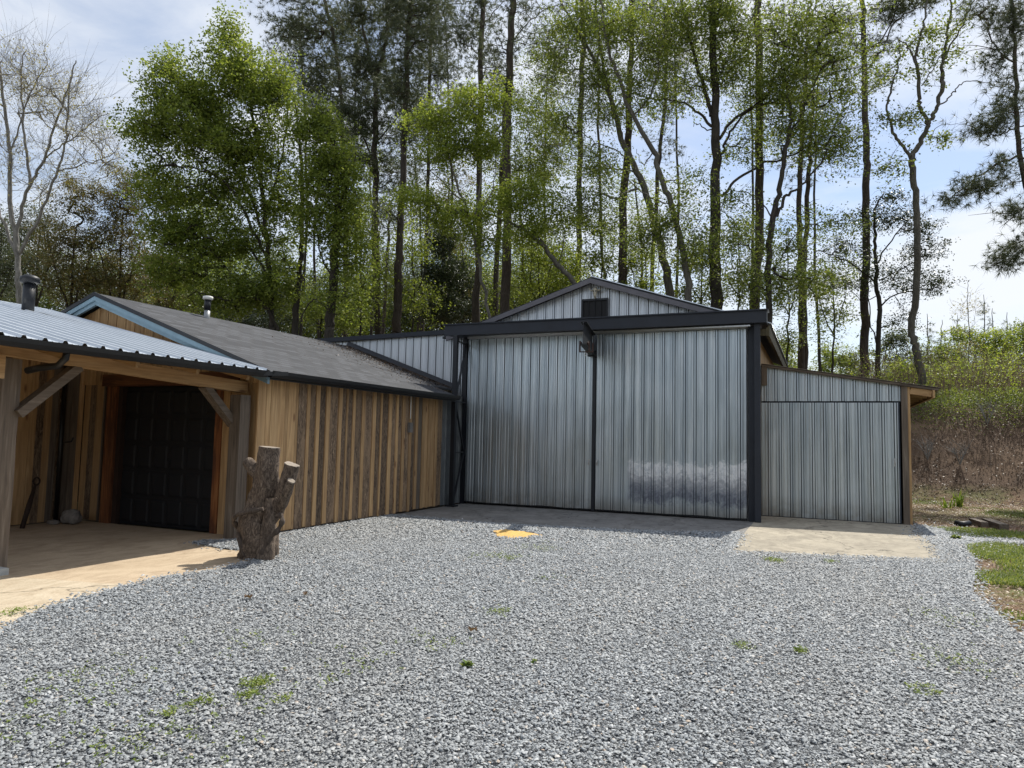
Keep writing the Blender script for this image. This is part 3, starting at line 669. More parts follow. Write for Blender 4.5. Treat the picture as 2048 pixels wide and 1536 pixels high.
# garage door
gd = MB(); gd.box(-10.78, -8.56, YG+.09, YG+.12, 0, 2.26)
GDM = plain('black_garage_door', (.006, .0065, .009), .6, .0, .25, 3)
nr, nc = 5, 6; pw = 2.2/nc; ph = 2.22/nr
for r_ in range(nr):
    for c_ in range(nc):
        x0 = -10.77+c_*pw+.03; x1 = x0+pw-.06; z0 = .01+r_*ph+.035; z1 = z0+ph-.07
        i = gd.add([(x0, YG+.088, z0), (x1, YG+.088, z0), (x1, YG+.088, z1), (x0, YG+.088, z1), (x0+.03, YG+.075, z0+.03), (x1-.03, YG+.075, z0+.03), (x1-.03, YG+.075, z1-.03), (x0+.03, YG+.075, z1-.03)])
        for q in ((4, 5, 6, 7), (0, 1, 5, 4), (1, 2, 6, 5), (2, 3, 7, 6), (3, 0, 4, 7)): gd.face([i+k for k in q])
    if r_: gd.box(-10.78, -8.56, YG+.084, YG+.089, r_*ph-.006, r_*ph+.006)
gdo = gd.build('garage_door', GDM, ws)
mb = MB(); mb.tube([(-9.62, YG+.06, .98), (-9.62, YG+.04, 1.0), (-9.62, YG+.04, 1.06), (-9.62, YG+.06, 1.08)], .008, 6); mb.build('handle', BLACK, gdo)
mb = MB(); mb.cur = (.5, 1); mb.box(-11.02, -10.80, YG-.05, YG+.09, 0, 2.27); mb.build('door_jamb', WZ, ws)
mb = MB(); mb.cur = (.8, 1); mb.box(-8.57, -8.44, YG-.05, YG+.09, 0, 2.27); mb.cur = (.7, 0); mb.box(-8.435, -8.30, YG-.03, YG+.05, 0, 2.27); mb.build('door_jamb', WZ, ws)
mb = MB(); mb.cur = (.1, 1); mb.box(-11.12, -8.1, YG-.08, YG+.07, 2.275, 2.47); lo = mb.build('lintel', WX, ws); lo['label'] = 'dark stained timber lintel'
mb = MB(); mb.cur = (.15, .33); mb.box(-10.80, -10.70, YG-.0, YG+.1, 0, 2.27); mb.build('door_stop', plain('dark_brown_timber', (.03, .014, .008), .8), ws)
# electric box + conduit on side wall
mb = MB(); mb.box(XW+.012, XW+.07, 12.42, 12.53, 1.62, 1.82); mb.build('electric_box', plain('grey_plastic', (.16, .15, .14), .6), ws)
mb = MB(); mb.tube([(XW+.03, 12.49, 1.9), (XW+.03, 12.49, 2.40)], .011, 6); mb.build('conduit', WHITE, ws)
# flue with white cap
mb = MB(); mb.tube([(-11.0, 10.26, 3.6), (-11.0, 10.26, 3.92)], .055, 14); fl = mb.build('flue_pipe', plain('galvanised_flue', (.35, .36, .37), .5, .6), ws)
mb = MB(); mb.tube([(-11.0, 10.26, 3.92), (-11.0, 10.26, 4.13)], .06, 14); mb.build('black_sleeve', BLACK, fl)
mb = MB(); mb.tube([(-11.0, 10.26, 4.125), (-11.0, 10.26, 4.14), (-11.0, 10.26, 4.19), (-11.0, 10.26, 4.20)], [.07, .095, .095, .06], 16); mb.build('cap', WHITE, fl)
# alcove wall on the left and its downspout
mb = MB(); y = 4.2
while y < 8.28:
    wd = rb.uniform(.09, .2); mb.cur = (rb.uniform(.3, .85), rb.choice([0, 0, .33, .33, .66])); j = rb.uniform(0, .012)
    mb.box(-11.68, -11.63+j, y, min(y+wd-.005, 8.285), .02, 2.75); y += wd
mb.cur = (.1, .33); mb.box(-11.72, -11.685, 4.2, 8.3, 0, 2.8)
mb.build('alcove_wall', WZ, ws)
mb = MB(); mb.tube([(-11.57, 7.9, .03), (-11.57, 7.9, 2.62)], .045, 10, flat=.8); dso = mb.build('downspout', GUT, ws)
mb = MB(); mb.tube([(-11.55, 7.96, 1.32), (-11.46, 8.0, 1.33), (-11.42, 8.0, 1.40)], .012, 6); mb.build('hook', BLACK, dso)

# ------------------------------------------------------------------ carport
cp = empty('carport', (-8.05, 6.5, 0), 'open timber carport with ribbed bright metal roof in front of the black garage door', 'carport')
def mz(x): return 2.47+.23*(-7.45-x)
mb = MB(); corr(mb, 2.6, 8.02, lambda u, v, h: (v, u, mz(v)+h), lambda u: (-12.3, -7.36), phase=.02, H=.032)
mb.build('roof_panel', M_ROOF, cp)
mb = MB(); mb.cur = (.5, 0); mb.hexa([(-12.25, 2.65, mz(-12.25)-.05), (-7.45, 2.65, mz(-7.45)-.05), (-7.45, 8.0, mz(-7.45)-.05), (-12.25, 8.0, mz(-12.25)-.05), (-12.25, 2.65, mz(-12.25)-.02), (-7.45, 2.65, mz(-7.45)-.02), (-7.45, 8.0, mz(-7.45)-.02), (-12.25, 8.0, mz(-12.25)-.02)])
mb.build('roof_deck', WX, cp)
mb = MB(); mb.hexa([(-13.6, 2.6, mz(-12.3)-.32), (-12.3, 2.6, mz(-12.3)-.0), (-12.3, 8.0, mz(-12.3)), (-13.6, 8.0, mz(-12.3)-.32), (-13.6, 2.6, mz(-12.3)-.29), (-12.3, 2.6, mz(-12.3)+.03), (-12.3, 8.0, mz(-12.3)+.03), (-13.6, 8.0, mz(-12.3)-.29)]); mb.build('rear_roof_slope', M_ROOF, cp)
mb = MB(); gutter(mb, -7.42, 2.6, 8.0, 2.445); mb.bar((-7.36, 7.9, 2.40), (-7.30, 8.35, 2.43), .09, .06)
gt = mb.build('gutter', GUT, cp)
mb = MB(); mb.tube([(-7.40, 5.05, 2.40), (-7.42, 5.05, 2.30), (-7.52, 5.04, 2.22), (-7.75, 5.0, 2.20), (-7.93, 4.98, 2.17)], .038, 10); mb.build('downspout_elbow', GUT, gt)
mb = MB(); mb.cur = (.55, 0); mb.hexa([(-8.07, 2.7, 2.42), (-7.93, 2.7, 2.42), (-7.93, 8.24, 2.14), (-8.07, 8.24, 2.14), (-8.07, 2.7, 2.55), (-7.93, 2.7, 2.55), (-7.93, 8.24, 2.31), (-8.07, 8.24, 2.31)]); mb.cur = (.8, 0); mb.box(-7.92, -7.88, 4.5, 4.72, 2.06, 2.30); mb.build('eave_beam', WY, cp)
for k, yy in enumerate((3.3, 4.2, 5.1, 6.0, 6.9, 7.8)):
    mb = MB(); mb.cur = (.4, 0); mb.bar((-12.2, yy, mz(-12.2)-.12), (-7.5, yy, mz(-7.5)-.12), .05, .13); mb.build('rafter', WX, cp)
def post(x, y, w, z1, lean, tone):
    mb = MB(); mb.cur = (tone, .33); n = 8
    pts = []; h = w/2
    for i in range(n+1):
        z = z1*i/n; ox = lean*(1-i/n)+.01*mnoise.noise(Vector((x, y, z*2))); q = h*(1+.06*mnoise.noise(Vector((z*3, x, 5))))
        pts.append(mb.add([(x+ox-q, y-q, z), (x+ox+q, y-q, z), (x+ox+q, y+q, z), (x+ox-q, y+q, z)]))
    for i in range(n):
        for k in range(4): mb.face((pts[i]+k, pts[i]+(k+1) % 4, pts[i+1]+(k+1) % 4, pts[i+1]+k))
    mb.face([pts[-1]+k for k in range(4)]); return mb.build('post', WZ, cp)
post(-8.22, 4.94, .20, 2.30, -.0, .55); post(-7.9, 8.08, .20, 2.10, .0, .45)
post(-8.09, 2.9, .21, 2.34, 0, .4)
for a_, b_ in (((-8.12, 5.02, 1.70), (-8.03, 5.62, 2.28)), ((-8.03, 7.50, 2.20), (-8.0, 8.06, 1.66))):
    mb = MB(); mb.cur = (.5, .33); mb.bar(a_, b_, .10, .14, up=(1, 0, 0)); mb.build('brace', WY, cp)
mb = MB(); mb.tube([(-11.24, 7.0, 3.30), (-11.24, 7.0, 3.80)], .085, 18); ch = mb.build('chimney_pipe', BLACK, cp)
mb = MB(); mb.tube([(-11.24, 7.0, 3.78), (-11.24, 7.0, 3.80), (-11.24, 7.0, 3.83), (-11.24, 7.0, 3.84), (-11.24, 7.0, 3.88), (-11.24, 7.0, 3.91)], [.10, .135, .135, .14, .13, .07], 18); mb.build('cap', BLACK, ch)
tag((lambda m_: (m_.box(-8.35, -7.86, 4.70, 4.90, 0, .07), m_.build('concrete_block', BLOCK, None, loc=(-8.1, 4.8, 0)))[1])(MB()), 'pale flat concrete block lying at the foot of the left carport post', 'concrete block')

# ------------------------------------------------------------------ small things
def blob(name, c, r, mat, seed, label, cat, flat=.75):
    import bmesh
    bm = bmesh.new(); bmesh.ops.create_icosphere(bm, subdivisions=3, radius=1)
    for v in bm.verts:
        n = 1+.28*mnoise.noise(v.co*1.3+Vector((seed, 0, 0)))+.10*mnoise.noise(v.co*4+Vector((seed, 3, 0)))
        v.co = Vector((v.co.x*r[0], v.co.y*r[1], max(v.co.z, -.6)*r[2]))*n
    me = bpy.data.meshes.new(name); bm.to_mesh(me); bm.free()
    o = link(name, me, mat); o.location = c; return tag(o, label, cat)
blob('rock', (-11.22, 7.92, .10), (.17, .13, .14), ROCK, 3, 'grey rock sitting against the board wall beside the garage door', 'rock')
blob('rock', (-11.40, 7.75, .03), (.12, .08, .04), ROCK, 7, 'low flat grey stone lying at the foot of the black downspout', 'rock')
mb = MB(); mb.tube([(-11.28, 7.18, .0), (-11.37, 7.32, .34), (-11.44, 7.44, .64)], [.035, .04, .022], 8)
ro_ = tag(mb.build('iron_bar', RUST, None, loc=(-11.28, 7.18, 0)), 'rusty iron bar with a ring at its top leaning on the board wall', 'iron bar')
mb = MB(); c = Vector((-11.46, 7.47, .70)); mb.tube([c+Vector((0, .05*math.cos(k/12*6.2832), .06*math.sin(k/12*6.2832))) for k in range(13)], .014, 7, cap=False); mb.build('ring', RUST, ro_)
mb = MB(); mb.tube([(2.48, 16.75, .05), (2.60, 16.66, .04), (2.72, 16.74, .06)], [.055, .055, .055], 12)
tag(mb.build('pipe_elbow', BLACK, None, loc=(2.6, 16.7, 0)), 'short black pipe elbow lying on the ground past the shed corner', 'pipe')
def lumber(a_, b_, w_, h_, label):
    mb = MB(); mb.cur = (.35, .33); mb.bar(a_, b_, w_, h_); o = mb.build('timber_offcut', WY, None, loc=a_); tag(o, label, 'timber', 'timber offcuts on the dirt')
lumber((3.22, 16.35, .06), (3.12, 17.35, .07), .16, .10, 'longer grey timber offcut lying on the dirt at the right edge')
lumber((2.98, 16.75, .05), (2.88, 17.45, .06), .13, .09, 'shorter grey timber offcut lying left of the longer one')

# ------------------------------------------------------------------ stump
st = empty('tree_stump', (-6.42, 7.0, 0), 'tall bark-covered tree stump with sawn limb stubs before the wooden wall', 'tree stump')
def ringtube(mb, pts, rads, n, seed, amp, close=True):
    pts = [Vector(p) for p in pts]; K = len(pts); rings = []; ref = None
    # resample
    pp = []; rr = []
    sub = 5
    for i in range(K-1):
        for j in range(sub):
            t = j/sub
            p0, p1, p2, p3 = pts[max(i-1, 0)], pts[i], pts[i+1], pts[min(i+2, K-1)]
            pp.append(.5*((2*p1)+(p2-p0)*t+(2*p0-5*p1+4*p2-p3)*t*t+(3*p1-p0-3*p2+p3)*t**3)); rr.append([rads[i][k]*(1-t)+rads[i+1][k]*t for k in (0, 1)])
    pp.append(pts[-1]); rr.append(list(rads[-1])); K = len(pp)
    for i in range(K):
        t = (pp[min(i+1, K-1)]-pp[max(i-1, 0)]).normalized()
        if ref is None: ref = Vector((1, 0, 0)) if abs(t.x) < .8 else Vector((0, 1, 0))
        ref = (ref-t*ref.dot(t)).normalized(); bi = t.cross(ref); vs = []
        for j in range(n):
            a = 2*math.pi*j/n; d = ref*math.cos(a)*rr[i][0]+bi*math.sin(a)*rr[i][1]
            q = pp[i]+d
            d2 = d*(1+amp*mnoise.noise(Vector((math.cos(a)*1.6, math.sin(a)*1.6, seed+pp[i].z*1.7)))+amp*.5*mnoise.noise(q*9+Vector((seed, 0, 0)))+amp*.35*mnoise.noise(q*24))
            vs.append(pp[i]+d2)
        rings.append(mb.add(vs))
    for i in range(K-1):
        for j in range(n): mb.face((rings[i]+j, rings[i]+(j+1) % n, rings[i+1]+(j+1) % n, rings[i+1]+j), True)
    return [Vector(mb.v[rings[-1]+j]) for j in range(n)], rings[-1]
def capface(ringpts, lift, name, parent, n):
    mb = MB(); c = sum(ringpts, Vector())/len(ringpts); nn = (ringpts[0]-c).cross(ringpts[n//4]-c).normalized()*lift
    mb.face([mb.add([p+nn]) for p in ringpts]); i = mb.add([p+nn for p in ringpts]); j = mb.add([p-nn*3 for p in ringpts]); k = len(ringpts)
    for q in range(k): mb.face((j+q, j+(q+1) % k, i+(q+1) % k, i+q))
    return mb.build(name, CUTW, parent)
mb = MB(); NS = 40
top, _ = ringtube(mb, [(-6.44, 7, -.02), (-6.43, 7, .18), (-6.50, 7, .42), (-6.43, 7.02, .62), (-6.36, 7.02, .88), (-6.35, 7, 1.12), (-6.33, 7, 1.37)],
                  [(.25, .23), (.24, .22), (.235, .21), (.19, .175), (.158, .15), (.14, .135), (.125, .12)], NS, 1, .22)
kt, _ = ringtube(mb, [(-6.42, 6.98, 1.0), (-6.52, 6.95, 1.09), (-6.60, 6.93, 1.17), (-6.63, 6.92, 1.20)], [(.10, .10), (.085, .085), (.075, .075), (.05, .05)], 18, 3, .3)
r1, _ = ringtube(mb, [(-6.27, 7.02, .46), (-6.12, 7.0, .68), (-6.02, 6.98, .93), (-5.94, 6.97, 1.17)], [(.075, .075), (.09, .09), (.09, .088), (.088, .086)], 20, 5, .25)
r2, _ = ringtube(mb, [(-6.14, 7.0, .58), (-6.0, 6.92, .76), (-5.86, 6.88, .98)], [(.06, .055), (.055, .05), (.05, .045)], 16, 8, .25)
ringtube(mb, [(-6.22, 6.93, .75), (-6.2, 6.9, .35), (-6.20, 6.85, .02)], [(.05, .05), (.09, .08), (.12, .10)], 18, 9, .3)
tr = mb.build('trunk', BK_STUMP, st)
capface(top, .004, 'sawn_face', tr, NS); capface(r1, .004, 'sawn_face', tr, 20); capface(r2, .004, 'sawn_face', tr, 16); 
mb = MB()
def spl(pts, n=6):
    pts = [Vector(p) for p in pts]; out = []
    for i in range(len(pts)-1):
        p0, p1, p2, p3 = pts[max(i-1, 0)], pts[i], pts[i+1], pts[min(i+2, len(pts)-1)]
        for j in range(n):
            t = j/n; out.append(.5*((2*p1)+(p2-p0)*t+(2*p0-5*p1+4*p2-p3)*t*t+(3*p1-p0-3*p2+p3)*t**3))
    out.append(pts[-1]); return out
v1 = spl([(-6.62, 6.93, .25), (-6.68, 6.84, .42), (-6.58, 6.74, .52), (-6.40, 6.72, .58), (-6.20, 6.80, .63)])
mb.tube(v1, [.028+.008*math.sin(i*1.3) for i in range(len(v1))], 8)
v2 = spl([(-6.05, 6.92, .56), (-5.97, 6.88, .50), (-6.0, 6.84, .38), (-6.10, 6.82, .28), (-6.18, 6.80, .12), (-6.2, 6.8, .0)])
mb.tube(v2, [.03+.008*math.sin(i*1.1) for i in range(len(v2))], 8)
v3 = spl([(-6.66, 6.92, .42), (-6.60, 6.83, .3), (-6.52, 6.79, .18), (-6.46, 6.80, .04)]); mb.tube(v3, .03, 8)
mb.build('vine', BK_PALE if False else bark_mat('vine_bark', (.04, .028, .02), (.12, .09, .07), (.25, .2, .16)), st)
# ------------------------------------------------------------------ gravel stones (loose chips over the bed)
def inpoly(px, py, poly):
    poly = np.array(poly); n = len(poly); ins = np.zeros(len(px), bool); j = n-1
    for i in range(n):
        xi, yi = poly[i]; xj, yj = poly[j]
        c_ = ((yi > py) != (yj > py)) & (px < (xj-xi)*(py-yi)/((yj-yi)+1e-12)+xi); ins ^= c_; j = i
    return ins
rng = np.random.default_rng(7)
def chips(n, x0, x1, y0, y1, smin, smax, keep):
    x = rng.uniform(x0, x1, n); y = rng.uniform(y0, y1, n); k = keep(x, y); x = x[k]; y = y[k]; n = len(x)
    s = smin+(smax-smin)*rng.random(n)**2.2
    base = np.array([[-1, -1, -.55], [1, -1, -.55], [1, 1, -.55], [-1, 1, -.55], [-.62, -.62, .55], [.62, -.62, .55], [.62, .62, .55], [-.62, .62, .55]])
    V = base[None]*np.stack([s, s*rng.uniform(.45, .9, n), s*rng.uniform(.2, .5, n)], 1)[:, None, :]
    V = V+rng.normal(0, .2, (n, 8, 3))*s[:, None, None]*np.array([1, .8, .45])
    a = rng.uniform(0, 2*np.pi, n); t = rng.normal(0, .25, n); p = rng.normal(0, .25, n)
    ct, st_ = np.cos(t)[:, None], np.sin(t)[:, None]; X, Y, Z = V[..., 0], V[..., 1], V[..., 2]
    Y, Z = Y*ct-Z*st_, Y*st_+Z*ct; cp_, sp_ = np.cos(p)[:, None], np.sin(p)[:, None]; X, Z = X*cp_+Z*sp_, -X*sp_+Z*cp_
    ca, sa = np.cos(a)[:, None], np.sin(a)[:, None]; X, Y = X*ca-Y*sa, X*sa+Y*ca
    z = .016+s*.35+rng.random(n)*.012
    return np.stack([X+x[:, None], Y+y[:, None], Z+z[:, None]], 2).reshape(-1, 3)
FC = np.array([[4, 5, 6, 7], [0, 1, 5, 4], [1, 2, 6, 5], [2, 3, 7, 6], [3, 0, 4, 7]])
def view_keep(d0, d1, marg=1.0):
    def f(x, y):
        d = x*CF[0]+y*CF[1]; l = x*CR[0]+y*CR[1]
        return (d > d0) & (d <= d1) & (np.abs(l) < d*.76+marg) & inpoly(x, y, GR) & ((x+4.52)**2+(y-10.62)**2 > .33**2)
    return f
V = [chips(400000, -7.5, 3, .8, 9, .0042, .0125, view_keep(2.3, 6.0, .5)),
     chips(560000, -9, 3, 2, 16, .0056, .0138, view_keep(6.0, 10.5, .5)),
     chips(190000, -9, 3, 6, 17, .0085, .019, view_keep(10.5, 19))]
# sparse pale stones strewn beyond the edge by the shed corner, and along edges
def spill(cx, cy, rx, ry, n, s0=.008, s1=.022):
    x = rng.normal(cx, rx, n); y = rng.normal(cy, ry, n); return x, y
def chips_at(x, y, s0, s1, zf=None):
    global _xy
    n = len(x); V_ = chips(n, 0, 1, 0, 1, s0, s1, lambda a, b: np.ones(len(a), bool)).reshape(n, 8, 3)
    c_ = V_.mean(1, keepdims=True); V_ = V_-c_*np.array([1, 1, 0]); V_[:, :, 0] += x[:, None]; V_[:, :, 1] += y[:, None]; return V_.reshape(-1, 3)
V.append(chips_at(*spill(2.1, 14.5, .28, .8, 2600), .008, .022)); V.append(chips_at(*spill(2.9, 14.25, .55, .22, 2200), .008, .022))
ex, ey = [], []
for (x0, y0), (x1, y1) in zip(GR[:-1], GR[1:]):
    L_ = math.hypot(x1-x0, y1-y0)
    if y0 > 2 and not (x0 <= -7.6 and x1 <= -7.6):
        n = int(L_*150); t = rng.random(n); ex.append(x0+(x1-x0)*t+rng.normal(0, .07, n)); ey.append(y0+(y1-y0)*t+rng.normal(0, .07, n))
ex = np.concatenate(ex); ey = np.concatenate(ey); k = ~((ex < -7.62) & (ey > 8.2)); V.append(chips_at(ex[k], ey[k], .007, .018))
gs = quads_mesh('gravel', np.concatenate(V), STONE, F=FC, nper=8)
tag(gs, 'loose blue grey slate gravel covering the yard', 'gravel', kind='stuff')

# ------------------------------------------------------------------ blades / litter helpers
def leafquads(pos, size, up=.5, aspect=.6, rng=rng):
    """diamond leaf, 4 verts each"""
    n = len(pos); nrm = rng.normal(0, 1, (n, 3)); nrm[:, 2] = np.abs(nrm[:, 2])+up; nrm /= np.linalg.norm(nrm, axis=1)[:, None]
    a = rng.normal(0, 1, (n, 3)); a -= nrm*(a*nrm).sum(1)[:, None]; a /= np.linalg.norm(a, axis=1)[:, None]; b = np.cross(nrm, a)
    s = (size*rng.uniform(.6, 1.25, n))[:, None] if np.isscalar(size) else size[:, None]
    return np.stack([pos-a*s, pos-b*s*aspect+a*s*.1, pos+a*s, pos+b*s*aspect+a*s*.1], 1).reshape(-1, 3)
def blades(x, y, z, h, lean=.5, wid=.004, rng=rng):
    n = len(x); a = rng.uniform(0, 2*np.pi, n); l = rng.uniform(.1, lean, n)*h; hh = h*rng.uniform(.5, 1.1, n)
    base = np.stack([x, y, z], 1); d = np.stack([np.cos(a), np.sin(a), np.zeros(n)], 1); s = np.stack([-np.sin(a), np.cos(a), np.zeros(n)], 1)*wid
    mid = base+d*(l*.4)[:, None]; mid[:, 2] += hh*.6; tip = base+d*l[:, None]; tip[:, 2] += hh
    return np.stack([base-s, base+s, mid+s*.8, tip, mid-s*.8], 1).reshape(-1, 3)
F5 = np.array([[0, 1, 2, 4], [4, 2, 3, 3]])
def blade_mesh(name, V, mat):
    n = len(V)//5; V = V.reshape(n, 5, 3); V6 = np.concatenate([V[:, [0, 1, 2, 4]], V[:, [4, 2, 3, 3]]], 1)
    V6[:, 7] = V6[:, 6]+1e-4
    return quads_mesh(name, V6.reshape(-1, 3), mat, F=np.array([[0, 1, 2, 3], [4, 5, 6, 7]]), nper=8)
# grass on the right of the yard and creeping over the bank top
n = 130000; x = rng.uniform(1.3, 18, n); y = rng.uniform(25.5, 33, n); hz_ = np.array([terr(a, b) for a, b in zip(x, y)])
k = hz_ > 1.9+rng.random(n)*.9
x, y, hz_ = x[k], y[k], hz_[k]; pos = np.stack([x, y, hz_+rng.random(len(x))**2*.55], 1)
tag(quads_mesh('ground_cover', leafquads(pos, .032, .6, .5), LF_SPARSE), 'low green ground cover spilling over the bank top', 'ground cover', kind='stuff')

def gnoise(x, y, s, o): return np.array([mnoise.noise(Vector((a*s, b*s, o))) for a, b in zip(x, y)])
n = 170000; x = rng.uniform(1.5, 8, n); y = rng.uniform(5, 24.5, n)
g = gnoise(x, y, .55, 2.0)+.35*gnoise(x, y, 2.1, 5.0)
dens = np.where(y < 15.2, .2, -.05)+np.where((y > 10.5) & (y < 14.6) & (x > 2.2), .35, 0)+np.where((y > 19) & (y < 23) & (x > 3.2), .25, 0)-np.where((y > 15.3) & (y < 18), .25, 0)-np.where((y > 6) & (y < 9.8), .22, 0)
k = (g+dens > .12+rng.random(n)*.3) & ~inpoly(x, y, GR); x, y = x[k], y[k]
z = np.array([terr(a, b) for a, b in zip(x, y)])
gr = blade_mesh('grass', blades(x, y, z, .045, 1.1, .0045), LF_GRASS); tag(gr, 'short patchy green grass on the dirt right of the gravel', 'grass', kind='stuff')
n = 70000; x = rng.uniform(1.4, 6.5, n); y = rng.uniform(5, 23.5, n); k = ~inpoly(x, y, GR); x, y = x[k], y[k]
tag(quads_mesh('dry_litter', leafquads(np.stack([x, y, np.array([terr(a, b) for a, b in zip(x, y)])+.012+rng.random(len(x))*.015], 1), .022, 1.5, .28), leaf_mat('straw_litter', [(0, (.10, .055, .035)), (.5, (.28, .17, .10)), (1, (.55, .43, .27))], .1)), 'dry straw and leaf bits on the dirt right of the gravel', 'litter', kind='stuff')
n = 85000; x = rng.uniform(1.7, 5.2, n); y = rng.uniform(9.8, 16.2, n); g2_ = gnoise(x, y, .8, 7.0); k = (g2_+.85-.22*np.abs(y-12.4) > rng.random(n)*.5) & ~inpoly(x, y, GR) & ~((np.abs(y-14.25) < .3) & (x < 3.4)); x, y = x[k], y[k]
tag(blade_mesh('lawn', blades(x, y, np.zeros(len(x)), .055, 1.0, .006), leaf_mat('fresh_grass', [(0, (.13, .19, .045)), (.6, (.22, .29, .07)), (1, (.42, .42, .18))], .45)), 'bright green grass patch at the right edge past the slab', 'grass', kind='stuff')
# weeds pushing up through the gravel: small tufts, one mass
wx, wy = [], []
for px, py, r_, q in [(515, 1375, .08, 90), (500, 1400, .06, 40), (330, 1440, .06, 25), (560, 1410, .07, 20), (90, 1440, .35, 60), (250, 1500, .25, 50), (400, 1415, .07, 40), (1000, 1230, .1, 40), (1020, 1120, .16, 50), (1080, 1100, .3, 60), (975, 1115, .2, 40), (1600, 1310, .05, 30), (1545, 1125, .14, 110), (1660, 1128, .08, 30), (1900, 1330, .25, 60), (30, 1230, .1, 60), (1850, 1390, .1, 40), (180, 1360, .3, 50), (700, 1340, .3, 40), (380, 1480, .4, 50), (1480, 1300, .06, 30), (1100, 1160, .15, 15), (870, 1290, .2, 30), (1910, 1245, .3, 50), (480, 1290, .3, 30)]:
    d = np.array(P(px, py, 1))-np.array([0, 0, CH]); t = -CH/d[2]; cx, cy = d[0]*t, d[1]*t
    wx.append(rng.normal(cx, r_*.55, q)); wy.append(rng.normal(cy, r_*.75, q))
wx = np.concatenate(wx); wy = np.concatenate(wy); n = len(wx)
pos = np.stack([np.repeat(wx, 4)+rng.normal(0, .012, n*4), np.repeat(wy, 4)+rng.normal(0, .012, n*4), rng.uniform(.032, .05, n*4)], 1)
tag(quads_mesh('weeds', leafquads(pos, .011, 1.0, .45), leaf_mat('weed_leaves', [(0, (.12, .18, .02)), (.6, (.20, .28, .035)), (1, (.34, .36, .08))], .3)), 'tiny green weeds sprouting through the gravel', 'weeds', kind='stuff')
# broad-leaved weeds, one by one
def weed(name, px, py, r_, nl, label, cat='weed', z=None, group=None, s=.05):
    d = np.array(P(px, py, 1))-np.array([0, 0, CH]); t = -CH/d[2]; c = np.array([d[0]*t, d[1]*t, .03])
    pos = c+np.stack([rng.normal(0, r_, nl), rng.normal(0, r_, nl), rng.uniform(0, r_*1.2, nl)], 1)
    pos = c+(pos-c)*np.minimum(1, .9*s/np.maximum(1e-6, np.linalg.norm(pos-c, axis=1)))[:, None]
    o = quads_mesh(name, leafquads(pos, s, .8, .5), LF_GRASS, off=c); o.location = c; tag(o, label, cat, group)
weed('weed', 935, 1340, .05, 16, 'bright green weed rosette alone in the gravel left of centre', s=.03)
weed('weed', 1068, 1333, .02, 8, 'tiny round green weed alone in the middle of the gravel', s=.02)
weed('weed', 1598, 1310, .02, 7, 'small green weed in the gravel below the right slab', s=.025)
weed('weed', 1912, 1080, .10, 40, 'leafy green weed growing in spilled gravel beside the shed corner', s=.06)
# strap-leaved clump on the grass before the bank
def clump(px, py, h, nb, label, z0=0.0, cat='plant'):
    d = np.array(P(px, py, 1))-np.array([0, 0, CH]); t = (z0-CH)/d[2]; c = np.array([d[0]*t, d[1]*t, z0])
    x = rng.normal(0, .06, nb)+c[0]; y = rng.normal(0, .06, nb)+c[1]
    V_ = blades(x, y, np.full(nb, z0), h, .8, .018)
    o = blade_mesh('leafy_clump', V_-np.tile(c, (len(V_), 1)), LF_GRASS); o.location = c; tag(o, label, cat)
clump(1920, 1014, .5, 26, 'green strap-leaved plant clump on the grass strip before the bank')
clump(1893, 1016, .35, 14, 'smaller low plant clump left of the strap-leaved clump')
# single dead leaves on the gravel
DL = leaf_mat('dead_leaf', [(0, (.15, .09, .055)), (1, (.24, .16, .10))], .2)
for i, (px, py, lab) in enumerate([(497, 1196, 'large curled brown leaf on the gravel below the stump'), (945, 1262, 'single brown leaf on the gravel in mid yard'), (610, 1190, 'dark curled leaf on the gravel right of the stump')]):
    d = np.array(P(px, py, 1))-np.array([0, 0, CH]); t = (.04-CH)/d[2]; c = np.array([d[0]*t, d[1]*t, .045])
    a = rng.uniform(0, 6.28); g = []
    for u in range(5):
        for v in range(3):
            q = (u/4-.5)*.09; w_ = (v-1)*.024*math.sin(math.pi*(u+.35)/4.7); g.append((q*math.cos(a)-w_*math.sin(a), q*math.sin(a)+w_*math.cos(a), .02*abs(v-1)+.012*math.sin(u*1.7)))
    me = bpy.data.meshes.new('fallen_leaf'); me.from_pydata(g, [], [(u*3+v, u*3+v+1, (u+1)*3+v+1, (u+1)*3+v) for u in range(4) for v in range(2)])
    o = link('fallen_leaf', me, DL); o.location = c; tag(o, lab, 'leaf', 'fallen leaves on the gravel')
# leaf litter and twigs on the bank
n = 80000; x = rng.uniform(-3, 22, n); y = rng.uniform(15.5, 31, n)
k = ((y > 23.2-np.maximum(0, x-5)*.1) | ((rng.random(n) < .10) & (x > 1.8))) & (x > 1.2); x, y = x[k], y[k]
z = np.array([terr(a, b) for a, b in zip(x, y)])+.015+rng.random(len(x))*.03
dd = x*CF[0]+y*CF[1]; ll = x*CR[0]+y*CR[1]; k = np.abs(ll) < dd*.8+1; x, y, z = x[k], y[k], z[k]
tag(quads_mesh('leaf_litter', leafquads(np.stack([x, y, z], 1), .026, 2.2, .6), LF_LITTER), 'brown dead leaves covering the dirt bank', 'leaf litter', kind='stuff')
